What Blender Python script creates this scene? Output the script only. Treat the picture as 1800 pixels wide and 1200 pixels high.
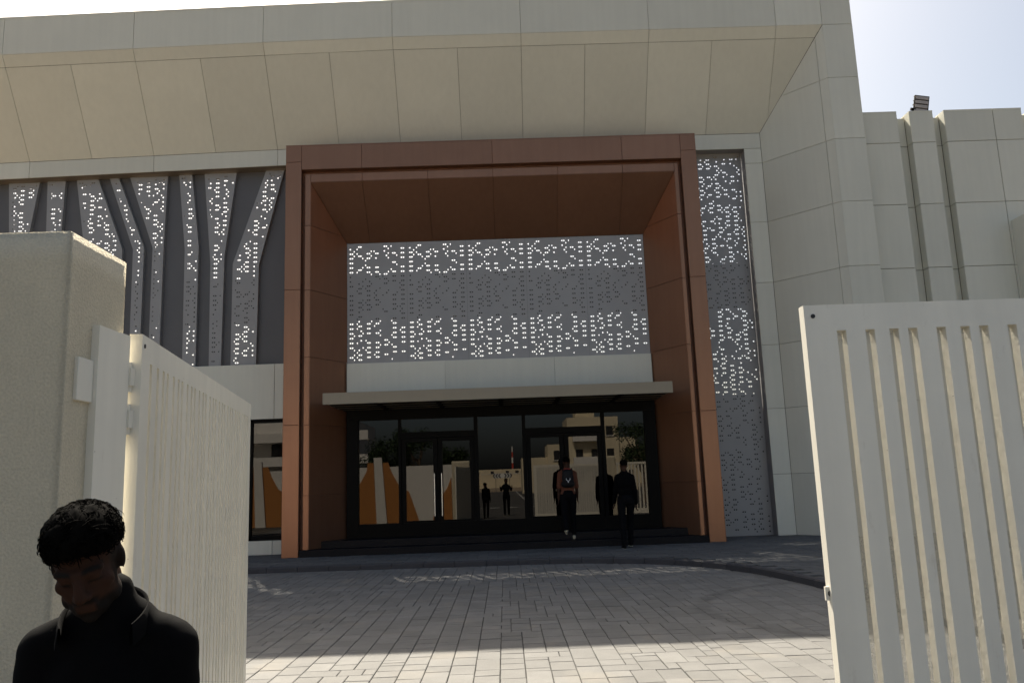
import bpy, bmesh, math, random
import numpy as np
from mathutils import Vector, Matrix, Euler, noise as mnoise

R = math.radians
for o in list(bpy.data.objects):
    bpy.data.objects.remove(o)
scene = bpy.context.scene
COL = scene.collection

# ------------------------------------------------------------------ camera
ROAD = -0.10                      # forecourt level; the pavement by the building is z = 0
YAW, PITCH, ROLL = 0.01421, 0.17093, -0.03642
cd = bpy.data.cameras.new('camera')
cam = bpy.data.objects.new('camera', cd)
COL.objects.link(cam)
cd.sensor_width = 36.0
cd.lens = 36.0 * 1423.8 / 1800.0
cd.clip_start, cd.clip_end = 0.05, 5000
_f = Vector((math.sin(YAW) * math.cos(PITCH), math.cos(YAW) * math.cos(PITCH), math.sin(PITCH)))
_r0 = Vector((math.cos(YAW), -math.sin(YAW), 0))
_u0 = _r0.cross(_f)
_r = _r0 * math.cos(ROLL) + _u0 * math.sin(ROLL)
_u = -_r0 * math.sin(ROLL) + _u0 * math.cos(ROLL)
CAMLOC = Vector((0, 0, 1.45))
cam.matrix_world = Matrix(((_r.x, _u.x, -_f.x, CAMLOC.x), (_r.y, _u.y, -_f.y, CAMLOC.y), (_r.z, _u.z, -_f.z, CAMLOC.z), (0, 0, 0, 1)))
scene.camera = cam

# ------------------------------------------------------------------ sky and sun
SUN_EL, SUN_AZ = R(51.5), R(-19)          # azimuth from +Y (behind the building), negative = to the left
w = bpy.data.worlds.new('World')
scene.world = w
w.use_nodes = True
nt = w.node_tree
sky = nt.nodes.new('ShaderNodeTexSky')
sky.sky_type = 'NISHITA'
sky.sun_disc = False
sky.sun_elevation = SUN_EL
sky.sun_rotation = SUN_AZ
sky.air_density, sky.dust_density, sky.ozone_density = 0.75, 5.0, 0.0
bg = nt.nodes['Background']
bg.inputs['Strength'].default_value = 0.09
hz = nt.nodes.new('ShaderNodeVectorMath')       # dusty air: the whole sky a little less blue
hz.operation = 'MULTIPLY'
hz.inputs[1].default_value = (1.0, 1.01, 0.93)
nt.links.new(sky.outputs['Color'], hz.inputs[0])
nt.links.new(hz.outputs[0], bg.inputs['Color'])
sd = bpy.data.lights.new('sun', 'SUN')
sd.energy, sd.angle, sd.color = 5.0, R(0.53), (1.0, 0.92, 0.78)
sun = bpy.data.objects.new('sun', sd)
COL.objects.link(sun)
sdir = Vector((math.sin(SUN_AZ) * math.cos(SUN_EL), math.cos(SUN_AZ) * math.cos(SUN_EL), math.sin(SUN_EL)))
sun.rotation_euler = sdir.to_track_quat('Z', 'Y').to_euler()
sun.location = (-20, 60, 80)
vs = scene.view_settings
vs.view_transform, vs.look, vs.exposure, vs.gamma = 'Standard', 'None', 1.1, 1.0
vs.use_curve_mapping = False
scene.cycles.max_bounces = 8
scene.cycles.diffuse_bounces = 4
scene.cycles.transparent_max_bounces = 12

# ------------------------------------------------------------------ materials
def mat(name, col, rough=0.6, metal=0.0, spec=0.5, var=0.0, noise=0.06, nscale=6.0, bump=0.0, bscale=200.0, speck=0.0, tint=None, streak=0.0, grime=0.0, arc=0, attr_dark=None):
    m = bpy.data.materials.new(name)
    m.use_nodes = True
    t = m.node_tree
    b = t.nodes['Principled BSDF']
    b.inputs['Roughness'].default_value = rough
    b.inputs['Metallic'].default_value = metal
    b.inputs['Specular IOR Level'].default_value = spec
    tc = t.nodes.new('ShaderNodeNewGeometry').outputs['Position']
    n = t.nodes.new('ShaderNodeTexNoise')
    n.inputs['Scale'].default_value = nscale
    n.inputs['Detail'].default_value = 6
    n.inputs['Roughness'].default_value = 0.65
    t.links.new(tc, n.inputs['Vector'])
    mr = t.nodes.new('ShaderNodeMapRange')
    mr.inputs['From Min'].default_value, mr.inputs['From Max'].default_value = 0.3, 0.7
    mr.inputs['To Min'].default_value, mr.inputs['To Max'].default_value = 1 - noise, 1 + noise
    t.links.new(n.outputs['Fac'], mr.inputs['Value'])
    fac = mr.outputs['Result']
    def mul(a, bsock):
        mm = t.nodes.new('ShaderNodeMath'); mm.operation = 'MULTIPLY'
        t.links.new(a, mm.inputs[0]); t.links.new(bsock, mm.inputs[1])
        return mm.outputs[0]
    if var:
        if tint == 'attr':
            at = t.nodes.new('ShaderNodeAttribute'); at.attribute_name = 'tint'
            src = at.outputs['Fac']
        else:
            src = t.nodes.new('ShaderNodeObjectInfo').outputs['Random']
        m2 = t.nodes.new('ShaderNodeMapRange')
        m2.inputs['To Min'].default_value, m2.inputs['To Max'].default_value = 1 - var, 1 + var
        t.links.new(src, m2.inputs['Value'])
        fac = mul(fac, m2.outputs['Result'])
    if streak:
        mp = t.nodes.new('ShaderNodeMapping'); mp.inputs['Scale'].default_value = (9, 9, 0.5)
        t.links.new(tc, mp.inputs['Vector'])
        n3 = t.nodes.new('ShaderNodeTexNoise'); n3.inputs['Scale'].default_value = 1.0; n3.inputs['Detail'].default_value = 5
        t.links.new(mp.outputs[0], n3.inputs['Vector'])
        m3 = t.nodes.new('ShaderNodeMapRange')
        m3.inputs['From Min'].default_value, m3.inputs['From Max'].default_value = 0.35, 0.7
        m3.inputs['To Min'].default_value, m3.inputs['To Max'].default_value = 1.0 + streak * .3, 1 - streak
        t.links.new(n3.outputs['Fac'], m3.inputs['Value'])
        fac = mul(fac, m3.outputs['Result'])
    if speck:
        n2 = t.nodes.new('ShaderNodeTexNoise'); n2.inputs['Scale'].default_value = bscale; n2.inputs['Detail'].default_value = 3
        t.links.new(tc, n2.inputs['Vector'])
        m4 = t.nodes.new('ShaderNodeMapRange')
        m4.inputs['From Min'].default_value, m4.inputs['From Max'].default_value = 0.3, 0.7
        m4.inputs['To Min'].default_value, m4.inputs['To Max'].default_value = 1 - speck, 1 + speck
        t.links.new(n2.outputs['Fac'], m4.inputs['Value'])
        fac = mul(fac, m4.outputs['Result'])
    vm = t.nodes.new('ShaderNodeVectorMath'); vm.operation = 'SCALE'
    vm.inputs[0].default_value = col
    t.links.new(fac, vm.inputs['Scale'])
    colr = vm.outputs['Vector']
    def mixto(a, f_, c2):
        mx = t.nodes.new('ShaderNodeMix'); mx.data_type = 'RGBA'
        t.links.new(f_, mx.inputs[0]); t.links.new(a, mx.inputs[6]); mx.inputs[7].default_value = (*c2, 1)
        return mx.outputs[2]
    def rng(v_, a, b_, lo=0.0, hi=1.0):
        q_ = t.nodes.new('ShaderNodeMapRange')
        for k_, x_ in (('From Min', a), ('From Max', b_), ('To Min', lo), ('To Max', hi)): q_.inputs[k_].default_value = x_
        t.links.new(v_, q_.inputs['Value']); return q_.outputs['Result']
    if grime:          # scattered scuffs and rusty runs
        mp = t.nodes.new('ShaderNodeMapping'); mp.inputs['Scale'].default_value = (7, 7, 2.2)
        t.links.new(tc, mp.inputs['Vector'])
        g1 = t.nodes.new('ShaderNodeTexNoise'); g1.inputs['Scale'].default_value = 2.0; g1.inputs['Detail'].default_value = 9; g1.inputs['Roughness'].default_value = .75
        t.links.new(mp.outputs[0], g1.inputs['Vector'])
        colr = mixto(colr, rng(g1.outputs['Fac'], .60, .80, 0, grime), (.30, .20, .11))
        g2 = t.nodes.new('ShaderNodeTexNoise'); g2.inputs['Scale'].default_value = 45; g2.inputs['Detail'].default_value = 2
        t.links.new(tc, g2.inputs['Vector'])
        colr = mixto(colr, rng(g2.outputs['Fac'], .765, .785, 0, .6), (.10, .07, .05))
    if arc:            # a tyre has scuffed a curve across the pavers
        sp = t.nodes.new('ShaderNodeVectorMath'); sp.operation = 'DISTANCE'; sp.inputs[1].default_value = (4.55, 9.65, ROAD)
        t.links.new(tc, sp.inputs[0])
        ab = t.nodes.new('ShaderNodeMath'); ab.operation = 'SUBTRACT'; ab.inputs[1].default_value = 2.28; t.links.new(sp.outputs['Value'], ab.inputs[0])
        ac = t.nodes.new('ShaderNodeMath'); ac.operation = 'ABSOLUTE'; t.links.new(ab.outputs[0], ac.inputs[0])
        colr = mixto(colr, mul(rng(ac.outputs[0], .05, .13, .6, 0), rng(n.outputs['Fac'], .35, .6)), (.045, .043, .04))
        g1 = t.nodes.new('ShaderNodeTexNoise'); g1.inputs['Scale'].default_value = .55; g1.inputs['Detail'].default_value = 8; g1.inputs['Roughness'].default_value = .7
        t.links.new(tc, g1.inputs['Vector'])
        colr = mixto(colr, rng(g1.outputs['Fac'], .52, .75, 0, .45), (.085, .079, .07))
        g3 = t.nodes.new('ShaderNodeTexNoise'); g3.inputs['Scale'].default_value = 1.7; g3.inputs['Detail'].default_value = 8
        t.links.new(tc, g3.inputs['Vector'])
        colr = mixto(colr, rng(g3.outputs['Fac'], .56, .74, 0, .5), (.22, .198, .163))
    if attr_dark:
        at = t.nodes.new('ShaderNodeAttribute'); at.attribute_name = attr_dark
        colr = mixto(colr, at.outputs['Fac'], (.006, .005, .004))
    t.links.new(colr, b.inputs['Base Color'])
    if bump:
        nb = t.nodes.new('ShaderNodeTexNoise'); nb.inputs['Scale'].default_value = bscale; nb.inputs['Detail'].default_value = 4
        t.links.new(tc, nb.inputs['Vector'])
        bp = t.nodes.new('ShaderNodeBump'); bp.inputs['Strength'].default_value = bump; bp.inputs['Distance'].default_value = 0.01
        t.links.new(nb.outputs['Fac'], bp.inputs['Height'])
        t.links.new(bp.outputs['Normal'], b.inputs['Normal'])
    return m

M = {}
M['clad'] = mat('clad', (.60, .592, .51), .42, var=.05, noise=.03, nscale=.8, streak=.03)
M['clad_back'] = mat('clad_back', (.15, .12, .09), .8)
M['copper'] = mat('copper', (.295, .15, .09), .38, metal=.75, var=.05, noise=.05, nscale=1.2, streak=.05)
M['copper_back'] = mat('copper_back', (.20, .09, .05), .6)
M['copper_edge'] = mat('copper_edge', (.42, .20, .10), .4, metal=.25)
M['screen'] = mat('screen', (.295, .292, .292), .5, metal=.2, noise=.04, nscale=2)
M['grey_panel'] = mat('grey_panel', (.105, .103, .108), .5, noise=.05, nscale=1.5, var=.03)
M['canopy'] = mat('canopy', (.27, .23, .165), .5, noise=.03)
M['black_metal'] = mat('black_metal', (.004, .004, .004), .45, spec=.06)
M['granite'] = mat('granite', (.008, .008, .010), .45, spec=.12, speck=.6, bscale=90, noise=.1)
M['dark_interior'] = mat('dark_interior', (.012, .012, .013), .9)
M['steel'] = mat('steel', (.6, .6, .6), .25, metal=.9)
M['white_paint'] = mat('white_paint', (.80, .765, .665), .38, noise=.03, nscale=3, streak=.07, grime=.35)
M['white_groove'] = mat('white_groove', (.40, .39, .37), .6, noise=.05, speck=.30, bscale=240, bump=.5)
M['plaster'] = mat('plaster', (.56, .50, .375), .85, noise=.06, nscale=4, speck=.10, bscale=110, bump=.55, streak=.05)
M['orange_paint'] = mat('orange_paint', (.40, .165, .04), .7, noise=.05)
M['wall_white'] = mat('wall_white', (.66, .64, .60), .8, noise=.05)
M['kerb'] = mat('kerb', (.042, .041, .046), .75, noise=.12, nscale=5, speck=.12, bscale=120, var=.05)
M['paver'] = mat('paver', (.146, .143, .136), .8, arc=1, var=.13, noise=.13, nscale=3.2, speck=.16, bscale=160, bump=.25)
M['paver_field'] = mat('paver_field', (.146, .143, .136), .8, arc=1, var=.13, tint='attr', noise=.13, nscale=3.2, speck=.16, bscale=160, bump=.25)
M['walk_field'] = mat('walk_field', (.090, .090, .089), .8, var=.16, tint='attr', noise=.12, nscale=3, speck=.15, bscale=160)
M['joint_sand'] = mat('joint_sand', (.088, .079, .066), .95, noise=.2, nscale=14)
M['asphalt'] = mat('asphalt', (.07, .066, .06), .85, noise=.15, nscale=2, speck=.3, bscale=150)
M['sand'] = mat('sand', (.32, .25, .17), .95, noise=.15, nscale=.2, speck=.1, bscale=5)
M['line_white'] = mat('line_white', (.7, .7, .68), .8)
M['cream'] = mat('cream', (.62, .54, .38), .85, noise=.06, nscale=.6)
M['sign_dark'] = mat('sign_dark', (.015, .015, .016), .5)
M['bark'] = mat('bark', (.12, .085, .055), .9, noise=.3, nscale=12)
M['leaf'] = mat('leaf', (.035, .06, .018), .6, noise=.35, nscale=3)
M['tower_red'] = mat('tower_red', (.45, .05, .03), .6)
M['skin'] = mat('skin', (.045, .021, .013), .7, spec=.2, noise=.08, nscale=40)
M['skin_bearded'] = mat('skin_bearded', (.036, .0155, .0088), .75, spec=.15, noise=.08, nscale=40, attr_dark='beard')
M['hair'] = mat('hair', (.003, .0026, .0022), .9, spec=.03)
M['black_cloth'] = mat('black_cloth', (.002, .002, .0023), .9, spec=.08, noise=.15, nscale=30)
M['dark_cloth'] = mat('dark_cloth', (.004, .004, .005), .9, spec=.1)
M['navy_cloth'] = mat('navy_cloth', (.010, .012, .02), .9, spec=.2)
M['orange_cloth'] = mat('orange_cloth', (.13, .05, .03), .9, spec=.2)
M['pack_cloth'] = mat('pack_cloth', (.006, .006, .007), .7, spec=.3)
M['emblem'] = mat('emblem', (.75, .75, .75), .5)
M['red_cloth'] = mat('red_cloth', (.35, .02, .02), .8)
M['sole'] = mat('sole', (.42, .38, .28), .8)
M['lamp_glass'] = mat('lamp_glass', (.30, .27, .26), .3)

def glass_mat():
    m = bpy.data.materials.new('glass'); m.use_nodes = True
    t = m.node_tree
    for n in list(t.nodes): t.nodes.remove(n)
    out = t.nodes.new('ShaderNodeOutputMaterial')
    mix = t.nodes.new('ShaderNodeMixShader')
    fr = t.nodes.new('ShaderNodeFresnel'); fr.inputs['IOR'].default_value = 1.49
    tr = t.nodes.new('ShaderNodeBsdfTransparent'); tr.inputs['Color'].default_value = (.06, .06, .065, 1)
    gl = t.nodes.new('ShaderNodeBsdfGlossy'); gl.inputs['Roughness'].default_value = 0.0
    gl.inputs['Color'].default_value = (1.0, .97, .95, 1)
    t.links.new(fr.outputs[0], mix.inputs[0]); t.links.new(tr.outputs[0], mix.inputs[1]); t.links.new(gl.outputs[0], mix.inputs[2])
    t.links.new(mix.outputs[0], out.inputs['Surface'])
    return m
M['glass'] = glass_mat()
def mesh_mat():
    """fine expanded-metal mesh: painted wire with open cells"""
    m = bpy.data.materials.new('metal_mesh'); m.use_nodes = True
    t = m.node_tree; b = t.nodes['Principled BSDF']
    b.inputs['Base Color'].default_value = (.62, .60, .54, 1); b.inputs['Roughness'].default_value = .5
    out = t.nodes['Material Output']
    v = t.nodes.new('ShaderNodeTexVoronoi'); v.inputs['Scale'].default_value = 430
    t.links.new(t.nodes.new('ShaderNodeNewGeometry').outputs['Position'], v.inputs['Vector'])
    lt = t.nodes.new('ShaderNodeMath'); lt.operation = 'LESS_THAN'; lt.inputs[1].default_value = .42
    t.links.new(v.outputs['Distance'], lt.inputs[0])
    tr = t.nodes.new('ShaderNodeBsdfTransparent'); mx = t.nodes.new('ShaderNodeMixShader')
    t.links.new(lt.outputs[0], mx.inputs[0]); t.links.new(b.outputs[0], mx.inputs[1]); t.links.new(tr.outputs[0], mx.inputs[2])
    t.links.new(mx.outputs[0], out.inputs['Surface'])
    return m
M['metal_mesh'] = mesh_mat()

# ------------------------------------------------------------------ helpers
def link(o, parent=None):
    COL.objects.link(o)
    if parent is not None:
        o.parent = parent
    return o
def me_from(name, verts, faces, m):
    me = bpy.data.meshes.new(name)
    me.from_pydata([tuple(v) for v in verts], [], faces)
    me.materials.append(M[m])
    return me
def mobj(name, verts, faces, m, parent=None):
    return link(bpy.data.objects.new(name, me_from(name, verts, faces, m)), parent)
def empty(name, loc=(0, 0, 0), rz=0.0):
    o = bpy.data.objects.new(name, None)
    o.empty_display_size = .2
    o.location = loc
    o.rotation_euler = (0, 0, rz)
    return link(o)
def tag(o, label=None, cat=None, group=None, kind=None):
    if label: o['label'] = label
    if cat: o['category'] = cat
    if group: o['group'] = group
    if kind: o['kind'] = kind
    return o
BOXF = [(0, 3, 2, 1), (4, 5, 6, 7), (0, 1, 5, 4), (1, 2, 6, 5), (2, 3, 7, 6), (3, 0, 4, 7)]
def boxv(x0, x1, y0, y1, z0, z1):
    return [(x0, y0, z0), (x1, y0, z0), (x1, y1, z0), (x0, y1, z0), (x0, y0, z1), (x1, y0, z1), (x1, y1, z1), (x0, y1, z1)]
def box(name, x0, x1, y0, y1, z0, z1, m, parent=None, bev=0.0):
    if bev:
        bm = bmesh.new()
        vs_ = [bm.verts.new(v) for v in boxv(x0, x1, y0, y1, z0, z1)]
        for f in BOXF: bm.faces.new([vs_[i] for i in f])
        bmesh.ops.bevel(bm, geom=list(bm.edges), offset=bev, segments=2, affect='EDGES', profile=.5)
        me = bpy.data.meshes.new(name); bm.to_mesh(me); bm.free(); me.materials.append(M[m])
        return link(bpy.data.objects.new(name, me), parent)
    return mobj(name, boxv(x0, x1, y0, y1, z0, z1), BOXF, m, parent)
class MB:
    def __init__(s): s.v, s.f = [], []
    def add(s, verts, faces):
        k = len(s.v); s.v += [tuple(v) for v in verts]; s.f += [tuple(i + k for i in f) for f in faces]
        return s
    def box(s, *a): return s.add(boxv(*a), BOXF)
    def tube(s, pts, rad, n=8):
        pts = [Vector(p) for p in pts]
        rads = rad if isinstance(rad, (list, tuple)) else [rad] * len(pts)
        k = len(s.v)
        for i, p in enumerate(pts):
            d = (pts[min(i + 1, len(pts) - 1)] - pts[max(i - 1, 0)]).normalized()
            a = d.orthogonal().normalized(); b = d.cross(a)
            for j in range(n):
                t = 2 * math.pi * j / n
                s.v.append(tuple(p + (a * math.cos(t) + b * math.sin(t)) * rads[i]))
        for i in range(len(pts) - 1):
            for j in range(n):
                s.f.append((k + i * n + j, k + i * n + (j + 1) % n, k + (i + 1) * n + (j + 1) % n, k + (i + 1) * n + j))
        s.f.append(tuple(k + j for j in reversed(range(n))))
        s.f.append(tuple(k + (len(pts) - 1) * n + j for j in range(n)))
        return s
    def build(s, name, m, parent=None): return mobj(name, s.v, s.f, m, parent)

def panel(name, pts, t, m, parent, gap=.008, edge=.003):
    """a cladding sheet: a flat polygon inset by half the joint, its rim folded back by t.
    pts anticlockwise seen from the front."""
    P = [Vector(p) for p in pts]
    n = Vector((0, 0, 0))
    for i in range(len(P)):
        n += (P[i]).cross(P[(i + 1) % len(P)])
    n.normalize()
    def inset(d):
        out = []
        L = len(P)
        for i in range(L):
            e0 = (P[i] - P[i - 1]).normalized(); e1 = (P[(i + 1) % L] - P[i]).normalized()
            n0 = n.cross(e0); n1 = n.cross(e1)
            c = 1 + n0.dot(n1)
            out.append(P[i] + (n0 + n1) * (d / max(c, .25)))
        return out
    A = inset(gap / 2 + edge); B = [p - n * edge for p in inset(gap / 2)]; C_ = [p - n * t for p in inset(gap / 2)]
    L = len(P)
    V = A + B + C_
    F = [tuple(range(L))]
    for i in range(L):
        j = (i + 1) % L
        F.append((L + i, L + j, j, i)); F.append((2 * L + i, 2 * L + j, L + j, L + i))
    return mobj(name, V, F, m, parent)
def slab(name, pts, t, m, parent=None):
    P = [Vector(p) for p in pts]
    n = Vector((0, 0, 0))
    for i in range(len(P)): n += P[i].cross(P[(i + 1) % len(P)])
    n.normalize()
    L = len(P)
    V = P + [p - n * t for p in P]
    F = [tuple(range(L)), tuple(range(2 * L - 1, L - 1, -1))] + [(i, L + i, L + (i + 1) % L, (i + 1) % L) for i in range(L)]
    return mobj(name, V, F, m, parent)

# ------------------------------------------------------------------ ground
ground = slab('ground', [(-1500, -1500, -.30), (1500, -1500, -.30), (1500, 1500, -.30), (-1500, 1500, -.30)], .5, 'sand')
tag(ground, 'pale sandy ground reaching to the horizon', kind='structure')
asph = slab('street_road', [(-300, -95, -.112), (300, -95, -.112), (300, 4.6, -.112), (-300, 4.6, -.112)], .15, 'asphalt')
tag(asph, 'dark asphalt street outside the gate, seen in the door glass', kind='structure')
ln = MB()
for i in range(24):
    x = -12 + i * 1.1
    ln.box(x, x + .6, -13.0, -12.6, -.112, -.106)
for i in range(16):
    y = -15 - i * 5
    ln.box(1.55, 1.70, y - 2.4, y, -.112, -.106)
ln.build('lane_marking', 'line_white', asph)

KERB = [(-16, 16.35), (-10, 16.2), (-4.92, 16.0), (.07, 15.73), (1.13, 15.63), (1.75, 15.45), (2.4, 15.12), (3.0, 14.62), (3.45, 14.0), (3.76, 13.3), (3.97, 12.5), (4.1, 11.7), (4.18, 11.0), (4.22, 9.5), (4.26, 8.0), (4.4, 6.5), (4.8, 5.2), (5.4, 4.3)]
def resample(P, step):
    P = [Vector((a, b, 0)) for a, b in P]
    out = [P[0]]; acc = 0
    for i in range(len(P) - 1):
        d = P[i + 1] - P[i]; L = d.length; t = step - acc
        while t <= L:
            out.append(P[i] + d * (t / L)); t += step
        acc = (acc + L) % step
    return out
KP = resample(KERB, .05)
def kerb_side(x, y):
    """> 0 on the pavement side of the kerb's front line, metres"""
    best = 1e9; sgn = 1
    for i in range(0, len(KP) - 1, 4):
        a = KP[i]; b = KP[min(i + 4, len(KP) - 1)]
        d = b - a; L2 = d.length_squared
        if L2 == 0: continue
        t = max(0, min(1, ((x - a.x) * d.x + (y - a.y) * d.y) / L2))
        q = a + d * t
        dd = math.hypot(x - q.x, y - q.y)
        if dd < best:
            best = dd
            sgn = 1 if d.x * (y - a.y) - d.y * (x - a.x) > 0 else -1
    return best * sgn

fore = slab('forecourt', [(-16, 4.61, ROAD - .025), (12, 4.61, ROAD - .025), (12, 16.6, ROAD - .025), (-16, 16.6, ROAD - .025)], .15, 'joint_sand')
tag(fore, 'forecourt of concrete pavers, sunlit in front and shaded towards the building', kind='structure')
def project(p):
    d = Vector(p) - CAMLOC
    z = d.dot(_f)
    if z < .05: return None
    return (900 + 1423.8 * d.dot(_r) / z, 600 - 1423.8 * d.dot(_u) / z)
rnd = random.Random(5)
def brick_geo(L, W_, h=.06):
    a, b, c = L / 2, W_ / 2, .005
    v = [(-b, -a, -h), (b, -a, -h), (b, a, -h), (-b, a, -h), (-b, -a, -c), (b, -a, -c), (b, a, -c), (-b, a, -c),
         (-b + c, -a + c, 0), (b - c, -a + c, 0), (b - c, a - c, 0), (-b + c, a - c, 0)]
    f = [(8, 9, 10, 11)] + [(i, (i + 1) % 4, 4 + (i + 1) % 4, 4 + i) for i in range(4)] + [(4 + i, 4 + (i + 1) % 4, 8 + (i + 1) % 4, 8 + i) for i in range(4)]
    return v, f
U = .106
SIZES = [(2, 3), (2, 2), (3, 2), (2, 4), (2, 1), (1, 2), (1, 1)]
BME = {}
for wx, wy in SIZES:
    v, f = brick_geo(wy * U - .0055, wx * U - .0055)
    BME[wx, wy] = me_from('brick', v, f, 'paver')
bricks = []
GX0, GY0, NX_, NY_ = -9.0, 4.63, 170, 112
fill = np.zeros((NX_ + 6, NY_ + 6), bool)
for iy in range(NY_):
    for ix_ in range(NX_):
        if fill[ix_, iy]: continue
        for tr_ in range(8):
            wx, wy = rnd.choices(SIZES[:5], (.40, .24, .16, .12, .08))[0] if tr_ < 6 else ((1, 2) if tr_ == 6 else (1, 1))
            if not fill[ix_:ix_ + wx, iy:iy + wy].any(): break
        fill[ix_:ix_ + wx, iy:iy + wy] = True
        cx, cy = GX0 + (ix_ + wx / 2) * U, GY0 + (iy + wy / 2) * U
        if cy < 10 or kerb_side(cx, cy) < .1:
            bricks.append((cx, cy, (wx, wy)))
def seen(b):
    q = project((b[0], b[1], ROAD))
    return q is not None and 436 < q[0] < 1452 and q[1] < 1212
vis = sorted([b for b in bricks if seen(b)], key=lambda b: b[1])[:300]
viss = set(vis)
mbv, mbf, tints = [], [], []
for b in bricks:
    dz = rnd.gauss(0, .0012); rx, ry = rnd.gauss(0, .004), rnd.gauss(0, .005)
    rz = rnd.gauss(0, .006)
    if b in viss:
        o = bpy.data.objects.new('brick', BME[b[2]])
        o.location = (b[0], b[1], ROAD + dz); o.rotation_euler = (rx, ry, rz)
        link(o, fore)
    else:
        v, f = brick_geo(b[2][1] * U - .0055, b[2][0] * U - .0055)
        k = len(mbv); tt = rnd.random()
        c_, s_ = math.cos(rz), math.sin(rz)
        for p in v:
            mbv.append((b[0] + p[0] * c_ - p[1] * s_, b[1] + p[0] * s_ + p[1] * c_, ROAD + dz + p[2] + p[1] * rx - p[0] * ry))
            tints.append(tt)
        mbf += [tuple(i + k for i in q) for q in f]
def tinted(name, v, f, t, m, parent):
    o = mobj(name, v, f, m, parent)
    at = o.data.attributes.new('tint', 'FLOAT', 'POINT')
    at.data.foreach_set('value', t)
    return o
tag(tinted('brick_field', mbv, mbf, tints, 'paver_field', fore), kind='stuff')

# pavement by the building, with its kerb
kin = [p for p in KP[::4]]
def off(P, d):
    out = []
    for i, p in enumerate(P):
        t = (P[min(i + 1, len(P) - 1)] - P[max(i - 1, 0)]).normalized()
        out.append(Vector((p.x - t.y * d, p.y + t.x * d, 0)))
    return out
k2 = off(kin, .14)
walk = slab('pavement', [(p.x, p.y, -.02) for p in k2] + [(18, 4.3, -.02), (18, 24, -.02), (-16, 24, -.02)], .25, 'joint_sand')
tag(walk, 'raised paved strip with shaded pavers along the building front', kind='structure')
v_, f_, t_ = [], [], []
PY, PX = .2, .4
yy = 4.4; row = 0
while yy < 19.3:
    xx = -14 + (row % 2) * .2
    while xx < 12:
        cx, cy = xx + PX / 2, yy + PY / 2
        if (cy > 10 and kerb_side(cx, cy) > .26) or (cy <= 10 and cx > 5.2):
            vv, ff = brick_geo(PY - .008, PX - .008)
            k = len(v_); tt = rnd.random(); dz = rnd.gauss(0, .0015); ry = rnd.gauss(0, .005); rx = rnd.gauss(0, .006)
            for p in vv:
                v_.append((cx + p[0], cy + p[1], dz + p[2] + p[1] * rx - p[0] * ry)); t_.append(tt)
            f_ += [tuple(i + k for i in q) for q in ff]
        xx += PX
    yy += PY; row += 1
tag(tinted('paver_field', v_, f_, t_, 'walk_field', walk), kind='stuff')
kerb = empty('kerb'); tag(kerb, 'dark grey kerb curving round from the steps to the right hand gate', kind='structure')
seg = resample(KERB, .6)
for i in range(len(seg) - 1):
    a, b = seg[i], seg[i + 1]
    d = (b - a).normalized(); nn = Vector((-d.y, d.x, 0)); g_ = d * .004
    q = [a + g_, b - g_]
    pr = [(0.0, -.25), (0.0, -.015), (.018, .002), (.13, .004), (.15, -.25)]
    V = []
    for e in q:
        for (s_, z_) in pr:
            pt = e + nn * s_; V.append((pt.x, pt.y, z_))
    F = [(j, j + 5, j + 6, j + 1) for j in range(4)] + [(0, 1, 2, 3, 4), (9, 8, 7, 6, 5)]
    F = [tuple(reversed(ff)) for ff in F]
    mobj('kerb_stone', V, F, 'kerb', kerb)

# ------------------------------------------------------------------ the building
bld = empty('entrance_building', (0, 17.75, 0))
bld.location = (0, 0, 0)
tag(bld, 'beige clad building with a copper coloured entrance portal and perforated grey screens', 'building')
YO, YF, YS, YP, YB = 17.75, 19.12, 19.45, 18.0, 19.14
XO, XI = 7.95, 6.68                      # outer and inner edge of the splayed side
def drop(x): return .020 * max(0.0, -3.0 - x)     # the long eaves fall slightly towards the left
ZT, ZB, ZI = 12.87, 11.94, 9.84
XL = -17.63
# solid body behind the cladding of the eaves
slab_pts = [(XL, YO + .025, ZB - drop(XL)), (XL, YF + .02, ZI - drop(XL)), (XL, 19.9, ZI - drop(XL)), (XL, 19.9, ZT - drop(XL)), (XL, YO + .025, ZT - drop(XL))]
def eaves_body():
    V = []
    for X_, sh in ((XL, 0), (-3, 0), (XO, 1)):
        dr = drop(X_)
        V += [(X_, YO + .025, ZB - dr + .01), (X_ if not sh else XI, YF + .03, ZI - dr + .01), (X_ if not sh else XI, 19.9, ZI - dr), (X_ if not sh else 8.6, 19.9, ZT - dr - .02), (X_ if not sh else 8.6, YO + .025, ZT - dr - .02)]
    F = []
    for s_ in range(2):
        for j in range(5):
            F.append((s_ * 5 + j, s_ * 5 + (j + 1) % 5, s_ * 5 + 5 + (j + 1) % 5, s_ * 5 + 5 + j))
    F += [(4, 3, 2, 1, 0), (10, 11, 12, 13, 14)]
    return V, F
v, f = eaves_body()
fascia = mobj('fascia', v, f, 'clad_back', bld)
T = .022
js = [XL + 3.06 * i for i in range(9)]     # ..., -8.45, -5.39, -2.33, .73, 3.79, 6.85
js = [x for x in [-17.63, -14.57, -11.51, -8.45, -5.39, -2.33, .73, 3.79, 6.84]] + [XO, 8.67]
for a, b in zip(js[:-1], js[1:]):
    panel('panel', [(a, YO, ZB - drop(a)), (b, YO, ZB - drop(b)), (b, YO, ZT - drop(b)), (a, YO, ZT - drop(a))], T, 'clad', fascia)
    slab('coping', [(a, YO - .006, ZT - drop(a) + .03), (b, YO - .006, ZT - drop(b) + .03), (b, 19.95, ZT - drop(b) + .03), (a, 19.95, ZT - drop(a) + .03)], .045, 'clad', fascia)
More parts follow.
